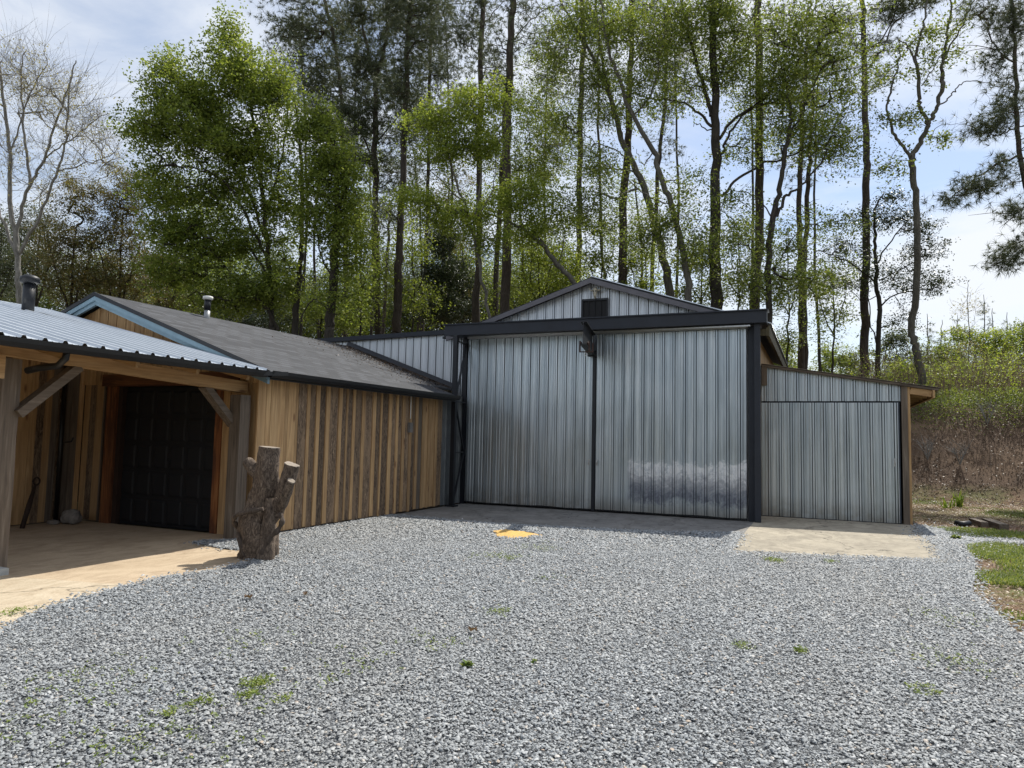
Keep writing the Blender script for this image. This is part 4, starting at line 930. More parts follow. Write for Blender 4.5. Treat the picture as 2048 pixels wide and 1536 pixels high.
# ------------------------------------------------------------------ trees
class Tree:
    """trunk paths in space, then limbs reach out to foliage clusters from the nearest wood"""
    def __init__(s, name, label, cat, base, seed, group=None):
        s.rng = np.random.default_rng(seed); s.base = Vector(base); s.root = empty(name, base, label, cat, group)
        s.mb = MB(); s.nodes = []; s.nr = []; s.ns = []; s.leaf = []; s.dirs = []; s.tubes = []
    def stem(s, pts, radii, n=8, wob=.03):
        q = spl(pts, 5); K = len(q); R = []
        for i in range(K):
            t = i/(K-1)*(len(radii)-1); a = int(min(t, len(radii)-2)); R.append(radii[a]*(1-(t-a))+radii[a+1]*(t-a))
        q = [p+Vector(s.rng.normal(0, wob, 3))*min(1, i) for i, p in enumerate(q)]
        s.mb.tube(q, R, n, cap=False)
        for i, p in enumerate(q):
            s.nodes.append(np.array(p)); s.nr.append(R[i]); s.ns.append(0)
            if i < K-1:
                s.nodes.append(np.array(p.lerp(q[i+1], .5))); s.nr.append(R[i]); s.ns.append(0)
        return q
    def clusters(s, C, mode='up', rt=.010, per=None, spread=.3, maxr=.06):
        """C: (n,3) cluster centres"""
        C = np.asarray(C); nodes0 = np.array(s.nodes)
        d0 = np.array([np.min(np.linalg.norm(nodes0-c, axis=1)) for c in C]); C = C[np.argsort(d0)]
        start = len(s.nodes); par = {}; cnt = {}; paths = []
        for c in C:
            A = np.array(s.nodes); v = c-A; dist = np.linalg.norm(v, axis=1)+1e-6; dz = v[:, 2]/dist
            first = (np.array(s.ns) == 0)
            if mode == 'up': cost = dist*(1+1.4*np.maximum(0, .35-dz))
            elif mode == 'pine': cost = dist*(1+1.6*np.abs(dz-.15))
            else: cost = dist*(1+.7*np.abs(dz-.1))
            i = int(np.argmin(cost)); L_ = dist[i]
            k = max(2, min(7, int(L_/.55)+1)); a = A[i]
            lift = {'up': .10, 'pine': -.02, 'flat': .06}[mode]*L_
            ctrl = (a+c)/2+s.rng.normal(0, .07*L_, 3)+np.array([0, 0, -lift if mode == 'up' else lift])
            pts = [a]; idxs = [i]; last = i
            for j in range(1, k+1):
                t = j/k; p = a*(1-t)**2+2*ctrl*t*(1-t)+c*t*t
                if 0 < j < k: p = p+s.rng.normal(0, .02*L_+.01, 3)
                s.nodes.append(p); s.nr.append(0); s.ns.append(1); ni = len(s.nodes)-1; par[ni] = last; last = ni; pts.append(p); idxs.append(ni)
            paths.append(idxs); 
            q = last
            while q in par: cnt[q] = cnt.get(q, 0)+1; q = par[q]
            s.leaf.append(c); s.dirs.append((c-pts[-2])/(np.linalg.norm(c-pts[-2])+1e-6))
        for idxs in paths:
            R = []
            for q in idxs[1:]: R.append(min(maxr, rt*cnt.get(q, 1)**.5))
            R = [R[0]]+R; R[-1] *= .5
            pp = [Vector(s.nodes[q]) for q in idxs]
            s.mb.tube(pp, R, 5 if R[0] > .025 else 3, cap=False)
        s.cstart = start
    def twigs(s, per, length, r=.005, droop=0.0, fan=.9):
        """bare fine twigs at each cluster"""
        for c, d in zip(s.leaf, s.dirs):
            for _ in range(per):
                v = d+s.rng.normal(0, fan*.5, 3); v /= np.linalg.norm(v); v[2] += .25-droop
                e = c+v*length*s.rng.uniform(.5, 1.2); m_ = (c+e)/2+s.rng.normal(0, .05*length, 3)
                s.mb.tube([Vector(c), Vector(m_), Vector(e)], [r, r*.8, r*.3], 3, cap=False)
    def leaves(s, mat, per, spread, size, up=.5, aspect=.6, name='crown', flat=.7):
        C = np.repeat(np.array(s.leaf), per, axis=0); n = len(C)
        k_ = 5; sub = s.rng.normal(0, 1, (len(s.leaf), k_, 3))*np.array([spread, spread, spread*flat])
        off = sub[np.repeat(np.arange(len(s.leaf)), per), s.rng.integers(0, k_, n)]+s.rng.normal(0, spread*.34, (n, 3))
        V_ = leafquads(C+off, size, up, aspect, s.rng)
        return quads_mesh(name, V_, mat, s.root, off=s.base)
    def needles(s, mat, tufts, per, spread, length, wid=.012, name='crown'):
        C = np.repeat(np.array(s.leaf), tufts, axis=0); Dr = np.repeat(np.array(s.dirs), tufts, axis=0); n = len(C)
        C = C+s.rng.normal(0, 1, (n, 3))*np.array([spread, spread, spread*.5])
        Dr = Dr+s.rng.normal(0, .5, (n, 3)); Dr[:, 2] += .25
        C = np.repeat(C, per, axis=0); Dr = np.repeat(Dr, per, axis=0); n = len(C)
        v = Dr*.55+s.rng.normal(0, .75, (n, 3)); v /= np.linalg.norm(v, axis=1)[:, None]
        w_ = np.cross(v, s.rng.normal(0, 1, (n, 3))); w_ /= np.linalg.norm(w_, axis=1)[:, None]; w_ *= wid/2
        l = length*s.rng.uniform(.7, 1.15, n)[:, None]; tip = C+v*l; tip[:, 2] -= .12*l[:, 0]
        V_ = np.stack([C-w_, C+w_, tip], 1).reshape(-1, 3)
        return quads_mesh(name, V_, mat, s.root, F=np.array([[0, 1, 2]]), nper=3, off=s.base)
    def done(s, bark): return s.mb.build('trunk', bark, s.root)
def blobs(rng_, B, d, jitter=.9):
    ph = rng_.uniform(0, 50)
    """B: (px,py,rx,ry,n[,dd]) ellipsoids of crown, sized in metres from their distance d"""
    out = []
    for b in B:
        px, py, rx, ry, n = b[:5]; dd = b[5] if len(b) > 5 else 0; D_ = d+dd; k = D_/FPX; c = np.array(P(px, py, D_))
        u = rng_.normal(0, 1, (n, 3)); u /= np.linalg.norm(u, axis=1)[:, None]; r_ = rng_.random(n)[:, None]**(1/2.2)
        lum = np.array([1+.75*mnoise.noise(Vector((q[0]*1.5+ph, q[1]*1.5+px*.07, q[2]*1.5))) for q in u])[:, None]
        u = u*r_*lum; depth = min(rx, ry)*k*1.0
        out.append(c+u[:, :1]*np.array(CR)*rx*k+u[:, 1:2]*np.array(CU)*ry*k+u[:, 2:3]*np.array(CF)*depth)
    return np.concatenate(out)
def mk(name, label, cat, d, stems, seed, bark, group=None, ground=None, n=8, wob=.03):
    """stems: list of (pixel polyline [(x,y)..], widths in pixels [..]); first one is rooted in the ground"""
    p0 = P(*stems[0][0][0], d); p1 = P(*stems[0][0][1], d)
    gz_ = terr(p0.x, p0.y)-.1
    if p0.z > gz_+.05:
        dv = (p0-p1); dv.z = min(dv.z, -.05); h = p0.z-gz_; sl_ = max(-.25, min(.25, dv.x/abs(dv.z))), max(-.25, min(.25, dv.y/abs(dv.z)))
        base = Vector((p0.x+sl_[0]*h*.5, p0.y+sl_[1]*h*.5, gz_)); pre = [base]
        wpre = [stems[0][1][0]*1.25]
    else: base = Vector((p0.x, p0.y, gz_)); pre = []; wpre = []
    T = Tree(name, label, cat, base, seed, group)
    for i, (pl, wd) in enumerate([s_[:2] for s_ in stems]):
        dd = stems[i][2] if len(stems[i]) > 2 else 0
        pts = [P(x, y, d+dd*(j/(len(pl)-1))) for j, (x, y) in enumerate(pl)]
        wds = list(wd)
        if len(wds) == 2 and len(pl) > 2: wds = list(np.linspace(wd[0], wd[1], len(pl)))
        if i == 0 and pre: pts = pre+pts; wds = wpre+wds
        T.stem(pts, [w_*d/FPX/2 for w_ in wds], n if i == 0 else 6, wob)
    T.d = d
    return T
PN = 'pines standing behind the buildings'
def pine(label, d, stems, B, seed, tufts=4, per=12, mat=None, ln=.24, wid=.02, dead=10):
    T = mk('pine_tree', label, 'pine tree', d, stems, seed, BK_PINE, PN)
    B = [tuple([b[0], b[1], b[2], b[3], int(b[4]*(1.9 if seed < 78 else (.95 if seed == 87 else 1.35)))]+list(b[5:])) for b in B]
    C = blobs(T.rng, B, d); T.clusters(C, 'pine', .009, maxr=.05)
    T.needles(mat or LF_PINE, tufts+1, per, .24, ln, wid)
    # short dead branch stubs on the bare trunk
    st_ = [i for i in range(len(T.nodes)) if T.ns[i] == 0]
    for _ in range(dead):
        i = T.rng.choice(st_); a = Vector(T.nodes[i])
        if a.z < 4: continue
        v = Vector((*T.rng.normal(0, 1, 2), T.rng.uniform(-.2, .5))).normalized()*T.rng.uniform(.4, 1.6)
        T.mb.tube([a, a+v*.5+Vector((0, 0, .06)), a+v], [.02, .012, .005], 3, cap=False)
    T.done(BK_PINE); return T
def flatn(lmat): return .34 if lmat.name in ('small_spring_leaves', 'dark_evergreen_leaves', 'young_yellow_green_leaves') else .6
def decid(name, label, cat, d, stems, B, seed, bark, lmat, per, spread, size, mode='up', twl=0, tw=0, rt=.010, group=None, up=.5, maxr=.06):
    T = mk(name, label, cat, d, stems, seed, bark, group)
    B = [tuple([b[0], b[1], b[2], b[3], int(b[4]*(1.35 if 60 < seed < 200 else 1.0))]+list(b[5:])) for b in B]
    C = blobs(T.rng, B, d); T.clusters(C, mode, rt, maxr=maxr)
    if tw: T.twigs(tw, twl)
    if per: T.leaves(lmat, int(per*1.2), spread, size, up, flat=flatn(lmat))
    T.done(bark); return T

# --- far left: pale bare tree
decid('bare_tree', 'pale-barked tree almost bare of leaves at the far left', 'tree', 30,
      [([(40, 640), (36, 560), (34, 500), (20, 400), (20, 310), (5, 190), (-5, 60)], (13, 4)),
       ([(34, 500), (38, 440), (60, 372), (88, 318), (112, 245), (140, 165), (152, 120)], (8, 2)),
       ([(34, 510), (70, 455), (92, 403), (116, 342), (130, 290), (137, 205), (145, 150)], (7, 2)),
       ([(60, 372), (52, 300), (45, 230), (42, 150), (48, 105)], (6, 2)), ([(88, 318), (140, 280), (185, 245), (215, 225)], (3, 1)), ([(20, 310), (40, 240), (75, 160), (95, 125)], (4, 1.5)),
       ([(36, 520), (10, 450), (-20, 380), (-40, 300)], (7, 3)), ([(116, 342), (160, 330), (200, 320), (235, 300)], (3, 1))],
      [(60, 180, 110, 85, 120), (10, 150, 70, 80, 60), (150, 230, 75, 90, 80), (190, 300, 55, 65, 55), (100, 330, 120, 90, 60), (10, 350, 60, 120, 40)],
      21, BK_PALE, LF_BUD, 14, .30, .038, twl=1.3, tw=4, rt=.010)
# olive scrubby trees behind it
for i, (x, y0, B, lab, mt) in enumerate([
    (140, 650, [(150, 400, 55, 50, 40), (130, 480, 80, 60, 60), (150, 560, 80, 60, 60)], 'rust-tinged olive tree behind the carport chimney', LF_BROWN),
    (235, 650, [(255, 385, 55, 65, 60), (240, 480, 75, 60, 70), (250, 570, 90, 60, 80)], 'olive brown bushy tree just left of the big green maple', LF_BROWN),
    (70, 640, [(60, 450, 60, 45, 35), (50, 540, 75, 60, 60)], 'dark evergreen low behind the bare tree', LF_PINE),
    (-5, 640, [(0, 480, 60, 60, 50), (-10, 560, 60, 60, 50)], 'dark evergreen cut by the left edge of the picture', LF_PINE),
    (330, 660, [(330, 620, 90, 50, 60), (330, 540, 60, 50, 50)], 'low olive tree behind the workshop roof ridge', LF_BROWN)]):
    decid('scrub_tree', lab, 'tree', 36+i*1.5, [([(x, y0), (x+4, y0-90), (x+10, y0-200)], (7, 2)), ([(x, y0-20), (x-30, y0-120), (x-45, y0-190)], (5, 1.5)), ([(x, y0-20), (x+30, y0-110), (x+50, y0-180)], (5, 1.5))],
          B, 40+i, BK_DARK, mt, 110, .38, .052, mode='flat', rt=.009, tw=3, twl=.9)
# --- big green maple, several stems
decid('maple_tree', 'big dense green maple with several stems left of the pines', 'maple tree', 27,
      [([(548, 690), (544, 643), (538, 526), (528, 438), (520, 330), (500, 200), (475, 90)], (13, 11, 10, 9, 7, 5, 2)),
       ([(590, 690), (592, 620), (600, 540), (605, 467), (604, 379), (602, 300), (590, 190)], (14, 13, 10, 9, 8, 6, 2), .6),
       ([(556, 660), (530, 612), (500, 593), (450, 600), (400, 585)], (8, 2), -1.0),
       ([(538, 520), (500, 450), (468, 385), (430, 350), (385, 335), (340, 330)], (7, 2), -1.0), ([(536, 500), (505, 400), (450, 300), (400, 220), (360, 150)], (7, 2), .3),
       ([(540, 560), (485, 470), (420, 400), (370, 385)], (5, 1.5), 1.0), ([(530, 440), (560, 330), (575, 230), (560, 150)], (5, 2), 0), ([(500, 593), (440, 520), (390, 480)], (4, 1.5), -.5)],
      [(345, 190, 62, 62, 75), (300, 260, 50, 50, 60), (335, 125, 22, 25, 16), (460, 65, 26, 30, 18), (470, 150, 75, 70, 110), (540, 190, 60, 70, 80), (400, 270, 85, 80, 130), (320, 370, 55, 60, 65),
       (500, 300, 90, 80, 120), (430, 390, 90, 60, 85), (360, 460, 70, 50, 85), (450, 490, 90, 60, 90), (350, 540, 70, 50, 60), (470, 590, 110, 45, 90), (560, 420, 60, 90, 70), (560, 560, 60, 60, 45), (410, 200, 40, 50, 40)],
      61, BK_DARK, LF_MAPLE, 56, .30, .056, mode='flat', rt=.010, maxr=.075)
decid('maple_tree', 'leafy green maple with a broad trunk between the big maple and the pines', 'maple tree', 26,
      [([(657, 690), (660, 640), (668, 540), (672, 467), (676, 400), (672, 320), (655, 240)], (19, 19, 17, 15, 12, 8, 3)), ([(666, 560), (640, 500), (630, 420)], (5, 2)), ([(674, 420), (700, 360), (710, 300)], (5, 2)), ([(660, 620), (625, 600), (600, 640)], (3, 2))],
      [(635, 255, 60, 48, 75), (665, 330, 55, 55, 80), (690, 410, 40, 70, 70), (630, 370, 50, 70, 60), (640, 450, 50, 40, 40), (690, 510, 50, 50, 45), (680, 590, 50, 45, 30)],
      62, BK_DARK, LF_MAPLE, 44, .28, .056, mode='flat', rt=.010)
# --- pines
pine('tall pine with dark crown at the left end of the pine group', 36, [([(690, 660), (692, 500), (686, 300), (682, 180), (668, 80), (640, -30)], (10, 6))],
     [(610, 60, 80, 65, 80), (650, 150, 75, 60, 70), (590, -20, 60, 40, 30), (690, 60, 50, 60, 40), (655, 230, 55, 50, 40), (700, 260, 45, 60, 30)], 71, 5, 15)
pine('pine forking near its dark top behind the workshop ridge', 33, [([(757, 690), (755, 663), (753, 496), (752, 408), (751, 274), (753, 154), (772, 85), (775, 0), (778, -60)], (14, 14, 13, 12, 12, 10, 7, 6, 4)), ([(753, 170), (735, 100), (722, 30), (715, -40)], (8, 4)), ([(751, 330), (720, 262), (690, 215)], (4, 2)), ([(751, 290), (790, 240), (812, 215)], (3, 1.5))],
     [(730, 130, 70, 60, 70), (790, 40, 50, 60, 40), (720, 20, 60, 50, 50), (710, 230, 60, 50, 50), (795, 180, 50, 50, 35), (740, 320, 70, 45, 35), (780, 270, 50, 40, 25), (800, 370, 50, 50, 20)], 72, 5, 15)
pine('thick straight pine right of the forked pine', 30, [([(792, 690), (793, 660), (796, 555), (800, 482), (808, 308), (813, 150), (817, 34), (820, -60)], (18, 18, 17, 14, 12, 10, 8, 6))],
     [(830, 80, 60, 60, 55), (790, 10, 50, 50, 35), (850, 10, 50, 50, 35), (800, 170, 60, 50, 40), (830, 250, 60, 50, 35), (770, 420, 40, 40, 12)], 73, 5, 14)
pine('slender pine in the middle of the pine group', 38, [([(842, 690), (846, 580), (852, 513), (856, 342), (860, 137), (864, 17), (866, -60)], (9, 5))],
     [(865, 60, 40, 65, 45), (880, 150, 50, 45, 35), (850, 230, 50, 50, 30), (880, 320, 50, 50, 25), (870, 0, 50, 30, 20)], 74, 5, 14)
pine('thin young pine between the forked pine and the thick pine', 40, [([(764, 690), (770, 600), (776, 500), (780, 400)], (8, 4))], [(780, 430, 45, 60, 22), (770, 520, 40, 50, 14)], 75, 4, 12)
pine('straight pine just left of the twin trunks behind the gable', 31, [([(950, 700), (951, 637), (956, 500), (960, 239), (963, 102), (965, 0), (966, -60)], (17, 17, 12, 11, 10, 9, 7)), ([(962, 110), (935, 90), (912, 85)], (3, 1)), ([(964, 60), (990, 20), (1010, 0)], (3, 1))],
     [(935, 80, 40, 40, 20), (990, 140, 40, 40, 18), (950, 20, 50, 35, 24), (930, 200, 40, 40, 16), (975, 300, 40, 50, 16)], 76, 4, 13)
pine('leaning thinner trunk of the twin pines behind the gable', 35, [([(986, 700), (989, 628), (998, 467), (1004, 330), (1010, 180)], (13, 7))], [(1000, 300, 40, 60, 14), (1010, 200, 40, 40, 12)], 77, 4, 12)
pine('thickest tall pine behind the left gable slope', 28, [([(1008, 700), (1010, 628), (1014, 482), (1014, 308), (1020, 102), (1026, 0), (1030, -70)], (20, 20, 18, 16, 14, 12, 10)), ([(1019, 110), (1000, 85)], (4, 2)), ([(1021, 90), (1060, 40), (1100, 15)], (3, 1.5))],
     [(1040, 20, 50, 40, 22), (985, 90, 40, 40, 16), (1060, 90, 45, 40, 18), (1000, 170, 45, 30, 12)], 78, 4, 12)
pine('pine directly left of the gable peak', 33, [([(1153, 700), (1155, 560), (1157, 513), (1159, 342), (1164, 137), (1166, 0), (1167, -60)], (13, 8)), ([(1160, 250), (1125, 232), (1085, 238)], (2.5, 1)), ([(1163, 140), (1120, 120), (1085, 130)], (2.5, 1))],
     [(1120, 170, 50, 40, 24), (1110, 80, 50, 40, 24), (1190, 60, 45, 50, 20), (1130, 270, 50, 35, 16), (1190, 200, 45, 45, 14), (1140, 10, 60, 30, 20)], 79, 4, 12)
pine('very thin young pine rising behind the gable peak', 38, [([(1212, 700), (1210, 560), (1205, 513), (1198, 308), (1196, 180), (1198, 60)], (7, 4))], [(1200, 230, 40, 60, 16), (1195, 340, 30, 40, 10), (1200, 120, 45, 60, 18)], 80, 4, 12)
pine('stout straight pine right of the gable peak', 29, [([(1245, 700), (1245, 570), (1246, 513), (1251, 342), (1258, 239), (1262, 68), (1264, -60)], (18, 18, 17, 15, 13, 10, 8)), ([(1260, 140), (1290, 100), (1310, 88)], (4, 2))],
     [(1310, 90, 40, 30, 20), (1230, 60, 50, 50, 24), (1290, 10, 50, 40, 22), (1215, 150, 40, 35, 12)], 81, 4, 12)
pine('thin pine tangled among the leaning grey trees', 36, [([(1300, 700), (1306, 513), (1315, 376), (1322, 280), (1330, 215), (1334, 100), (1336, 0)], (9, 6))], [(1345, 90, 50, 45, 30), (1320, 150, 45, 50, 25), (1350, 200, 45, 50, 22), (1330, 290, 45, 40, 14), (1300, 30, 50, 40, 20)], 82, 5, 13)
pine('straight dark pine behind the right end of the header beam', 28, [([(1506, 690), (1509, 600), (1516, 513), (1519, 342), (1518, 102), (1515, 0), (1514, -80)], (20, 20, 17, 16, 14, 13, 11))],
     [(1480, 20, 50, 40, 14), (1560, 40, 50, 40, 16)], 83, 4, 12)
pine('left trunk of the close pair of pines above the shed', 33, [([(1603, 790), (1602, 725), (1603, 618), (1599, 484), (1599, 350), (1604, 268), (1612, 130), (1618, 20)], (16, 15, 13, 11, 10, 9, 7, 4))],
     [(1640, 130, 70, 50, 36), (1600, 200, 55, 50, 30), (1650, 60, 60, 50, 26), (1590, 320, 40, 50, 14), (1640, 270, 50, 40, 20)], 84, 5, 13)
pine('right trunk of the close pair of pines above the shed', 33.6, [([(1612, 790), (1609, 640), (1610, 484), (1617, 350), (1620, 290), (1628, 180)], (12, 6))], [(1650, 240, 45, 60, 20), (1620, 320, 40, 40, 10)], 85, 4, 12)
pine('tall pine with ivy at its foot above the shed roof', 30, [([(1729, 790), (1729, 746), (1730, 618), (1733, 484), (1733, 350), (1733, 268), (1727, 80), (1726, 0), (1726, -70)], (19, 18, 16, 15, 14, 13, 10, 9, 7)), ([(1728, 150), (1765, 100), (1790, 45), (1830, 20)], (4, 2)), ([(1730, 110), (1770, 70), (1800, 0)], (4, 2)), ([(1732, 190), (1790, 130), (1840, 70)], (3, 1.2))],
     [(1790, 15, 50, 35, 42), (1840, 0, 45, 22, 16), (1700, 50, 40, 40, 16), (1760, 90, 45, 30, 16), (1755, 160, 30, 25, 8)], 86, 5, 13)
pine('pine at the far right edge with boughs sweeping left', 22, [([(2130, 800), (2085, 560), (2056, 400), (2038, 281), (2034, 187), (2030, 107), (2024, 0), (2020, -60)], (12, 12, 10, 9, 8, 7, 5, 4)), ([(2043, 308), (2000, 325), (1955, 353), (1915, 385), (1890, 402)], (5, 1.2)), ([(2036, 255), (1990, 268), (1945, 262)], (3.5, 1)), ([(2066, 470), (2010, 505), (1985, 530)], (4, 1)), ([(2058, 405), (2030, 430), (2010, 450)], (4, 1)), ([(2030, 130), (1990, 90), (1975, 40)], (4, 1)), ([(2085, 560), (2110, 520), (2150, 500)], (4, 2))],
     [(1950, 375, 50, 22, 34), (1900, 398, 28, 12, 14), (2010, 340, 35, 30, 24), (1975, 255, 50, 26, 40), (2020, 200, 34, 50, 40), (2000, 120, 30, 45, 30), (2030, 40, 50, 50, 70), (1970, 20, 35, 25, 20), (2025, 425, 28, 24, 20), (2000, 520, 28, 26, 24), (2035, 500, 24, 30, 20), (2090, 300, 50, 120, 40)], 87, 4, 15, ln=.26, wid=.015)
# --- leaning grey deciduous trees right of centre
decid('leaning_tree', 'grey leaning tree rising left from behind the right gable slope', 'tree', 27,
      [([(1352, 700), (1338, 588), (1327, 513), (1304, 427), (1274, 342), (1243, 280), (1219, 188), (1191, 126), (1147, 51), (1105, -30)], (19, 18, 16, 14, 13, 11, 9, 7, 5, 3)), ([(1243, 280), (1225, 200), (1205, 120), (1195, 40), (1185, -30)], (7, 3)), ([(1262, 320), (1230, 300), (1190, 285), (1160, 262)], (3, 1.2)), ([(1304, 427), (1290, 380), (1262, 360)], (4, 1.5)), ([(1191, 126), (1150, 100), (1100, 95)], (3, 1))],
      [(1150, 60, 70, 50, 30), (1210, 30, 60, 50, 30), (1180, 150, 60, 60, 26), (1130, 250, 60, 60, 26), (1230, 220, 60, 60, 22), (1180, 330, 70, 50, 26), (1110, 140, 50, 50, 20)], 91, BK_GREY, LF_SPARSE, 74, .40, .046, mode='flat', rt=.008, tw=3, twl=.8)
decid('leaning_tree', 'second grey tree leaning left with two crooked upper limbs', 'tree', 25,
      [([(1380, 700), (1376, 600), (1368, 513), (1342, 410), (1318, 342), (1308, 301), (1267, 233), (1236, 154), (1216, 90), (1200, 0), (1195, -50)], (17, 15, 13, 12, 11, 10, 8, 7, 5, 4, 3)), ([(1308, 301), (1285, 330), (1272, 300)], (3, 1)), ([(1267, 233), (1300, 190), (1320, 120), (1330, 40)], (4, 2)), ([(1342, 410), (1300, 395), (1260, 365), (1210, 330), (1165, 322)], (3, 1)), ([(1368, 500), (1400, 440), (1420, 420)], (2, 1))],
      [(1240, 60, 60, 50, 26), (1300, 100, 60, 60, 26), (1340, 30, 50, 50, 18), (1280, 180, 60, 50, 20), (1340, 440, 60, 40, 22), (1290, 480, 60, 40, 24), (1390, 500, 50, 50, 26), (1190, 400, 70, 50, 26), (1370, 380, 40, 40, 12)], 92, BK_GREY, LF_SPARSE, 72, .40, .046, mode='flat', rt=.008, tw=3, twl=.8)
decid('tall_tree', 'thick upright tree with arching limbs to both sides above the right door', 'tree', 26,
      [([(1434, 700), (1432, 600), (1429, 513), (1431, 342), (1430, 250), (1429, 171), (1426, 68), (1422, 0), (1420, -70)], (26, 25, 23, 19, 17, 15, 14, 12, 9)),
       ([(1422, 232), (1405, 170), (1386, 102), (1368, 30), (1350, -50)], (9, 4)), ([(1424, 253), (1400, 228), (1376, 212), (1328, 198), (1280, 201)], (6, 2)), ([(1424, 262), (1400, 250), (1385, 250)], (3, 1)),
       ([(1439, 277), (1468, 239), (1513, 212), (1581, 205), (1640, 215)], (7, 3)), ([(1443, 308), (1458, 273), (1485, 232), (1530, 195), (1548, 150), (1560, 90)], (6, 2)), ([(1444, 393), (1478, 355), (1530, 328), (1581, 311), (1620, 290), (1680, 250)], (6, 2)),
       ([(1428, 60), (1440, 20), (1446, -30)], (7, 4)), ([(1436, 160), (1442, 145), (1446, 138)], (3, 1))],
      [(1390, 40, 60, 50, 36), (1460, 80, 60, 60, 46), (1440, 10, 60, 40, 34), (1350, 90, 50, 50, 24), (1560, 60, 60, 60, 34), (1600, 130, 70, 60, 32), (1520, 180, 50, 50, 30), (1670, 190, 60, 60, 30), (1380, 160, 50, 40, 16), (1340, 210, 50, 25, 12), (1480, 300, 50, 30, 14), (1560, 270, 60, 50, 30), (1640, 290, 60, 40, 26), (1450, 150, 40, 40, 26)], 93, BK_DARK, LF_SPARSE, 52, .42, .048, mode='flat', rt=.009, tw=2, twl=.8, maxr=.05)
decid('forked_tree', 'slim forked tree close right of the header beam end', 'tree', 25,
      [([(1538, 700), (1537, 644), (1537, 524), (1545, 444), (1559, 377), (1567, 321), (1576, 268), (1582, 230), (1572, 180), (1560, 120)], (13, 13, 12, 12, 10, 9, 8, 6, 4, 2)), ([(1553, 433), (1570, 395), (1586, 382), (1615, 358), (1645, 320), (1655, 290)], (7, 2)), ([(1545, 440), (1520, 400), (1490, 385), (1455, 380)], (3, 1)), ([(1578, 265), (1600, 235), (1620, 190), (1640, 140)], (5, 2)), ([(1540, 540), (1560, 520), (1600, 460), (1650, 445), (1700, 440)], (3, 1)), ([(1537, 580), (1510, 575), (1480, 590)], (3, 1))],
      [(1610, 100, 70, 60, 30), (1660, 30, 70, 40, 30), (1570, 150, 50, 50, 36), (1690, 120, 60, 60, 26), (1600, 240, 60, 50, 26), (1680, 300, 50, 50, 24), (1500, 560, 70, 50, 34), (1580, 560, 60, 50, 30), (1650, 450, 60, 35, 22), (1460, 400, 50, 30, 12), (1480, 480, 60, 40, 20), (1650, 560, 50, 50, 22)], 94, BK_DARK, LF_SPARSE, 48, .42, .048, mode='flat', rt=.008, tw=2, twl=.8)
decid('forked_tree', 'crooked tree forking twice, standing on the bank at the shed roof corner', 'tree', 26,
      [([(1843, 815), (1845, 762), (1832, 698), (1826, 658), (1834, 537), (1833, 430), (1825, 360), (1824, 321)], (16, 15, 14, 13, 13, 12, 12, 12)),
       ([(1824, 321), (1808, 295), (1792, 270), (1776, 227), (1778, 187), (1794, 134), (1800, 90)], (7, 6, 6, 4, 4, 3, 1.5)), ([(1824, 318), (1840, 285), (1856, 249)], (11, 10, 9)),
       ([(1856, 249), (1843, 215), (1838, 187), (1830, 120), (1836, 90), (1848, 45), (1850, -20)], (7, 7, 7, 6, 5, 4, 3)), ([(1856, 249), (1868, 228), (1875, 209), (1885, 165), (1885, 134), (1893, 80), (1901, 0), (1902, -30)], (8, 8, 7, 9, 6, 5, 3, 2)),
       ([(1875, 212), (1895, 200), (1909, 182), (1928, 166), (1963, 163), (1995, 175)], (3.5, 1)), ([(1832, 125), (1815, 95), (1795, 78)], (4, 1.5)), ([(1886, 115), (1915, 70), (1940, 20), (1955, -20)], (4, 1.5)), ([(1843, 172), (1870, 130), (1890, 105)], (2.5, 1.5)), ([(1860, 270), (1885, 250), (1930, 248)], (1.5, .7)), ([(1822, 316), (1819, 300), (1818, 288)], (3, 1.5))],
      [(1850, 80, 50, 40, 22), (1895, 110, 40, 30, 16), (1900, 40, 50, 35, 14), (1800, 240, 50, 20, 20), (1880, 278, 28, 10, 10), (1780, 330, 30, 40, 14), (1790, 140, 40, 40, 12), (1850, 160, 30, 25, 8)], 95, BK_GREY, LF_SPARSE, 22, .24, .055, mode='flat', rt=.007, tw=2, twl=.8)
decid('evergreen_holly', 'dark evergreen tree standing before the tall ivy-footed pine', 'holly tree', 29,
      [([(1756, 800), (1755, 751), (1757, 618), (1752, 530), (1750, 484), (1752, 417), (1770, 385)], (11, 10, 9, 7, 6, 4, 1.5)), ([(1753, 565), (1700, 525), (1660, 508), (1630, 500)], (4, 1)), ([(1755, 620), (1790, 590), (1850, 580), (1890, 575)], (3.5, 1)), ([(1752, 530), (1790, 470), (1830, 430)], (3.5, 1)), ([(1755, 590), (1720, 600), (1690, 560)], (2, 1)), ([(1757, 700), (1740, 640), (1735, 560), (1730, 460)], (3, 1)), ([(1758, 560), (1800, 540), (1850, 510)], (3, 1))],
      [(1790, 395, 30, 18, 18), (1745, 440, 45, 35, 40), (1800, 440, 45, 40, 44), (1690, 500, 50, 30, 40), (1850, 500, 45, 40, 44), (1740, 540, 60, 40, 40), (1810, 560, 60, 45, 50), (1870, 570, 35, 30, 34), (1700, 570, 40, 35, 18), (1800, 640, 45, 25, 16), (1850, 450, 30, 30, 20)], 96, BK_DARK, LF_HOLLY, 26, .22, .042, mode='flat', rt=.007)
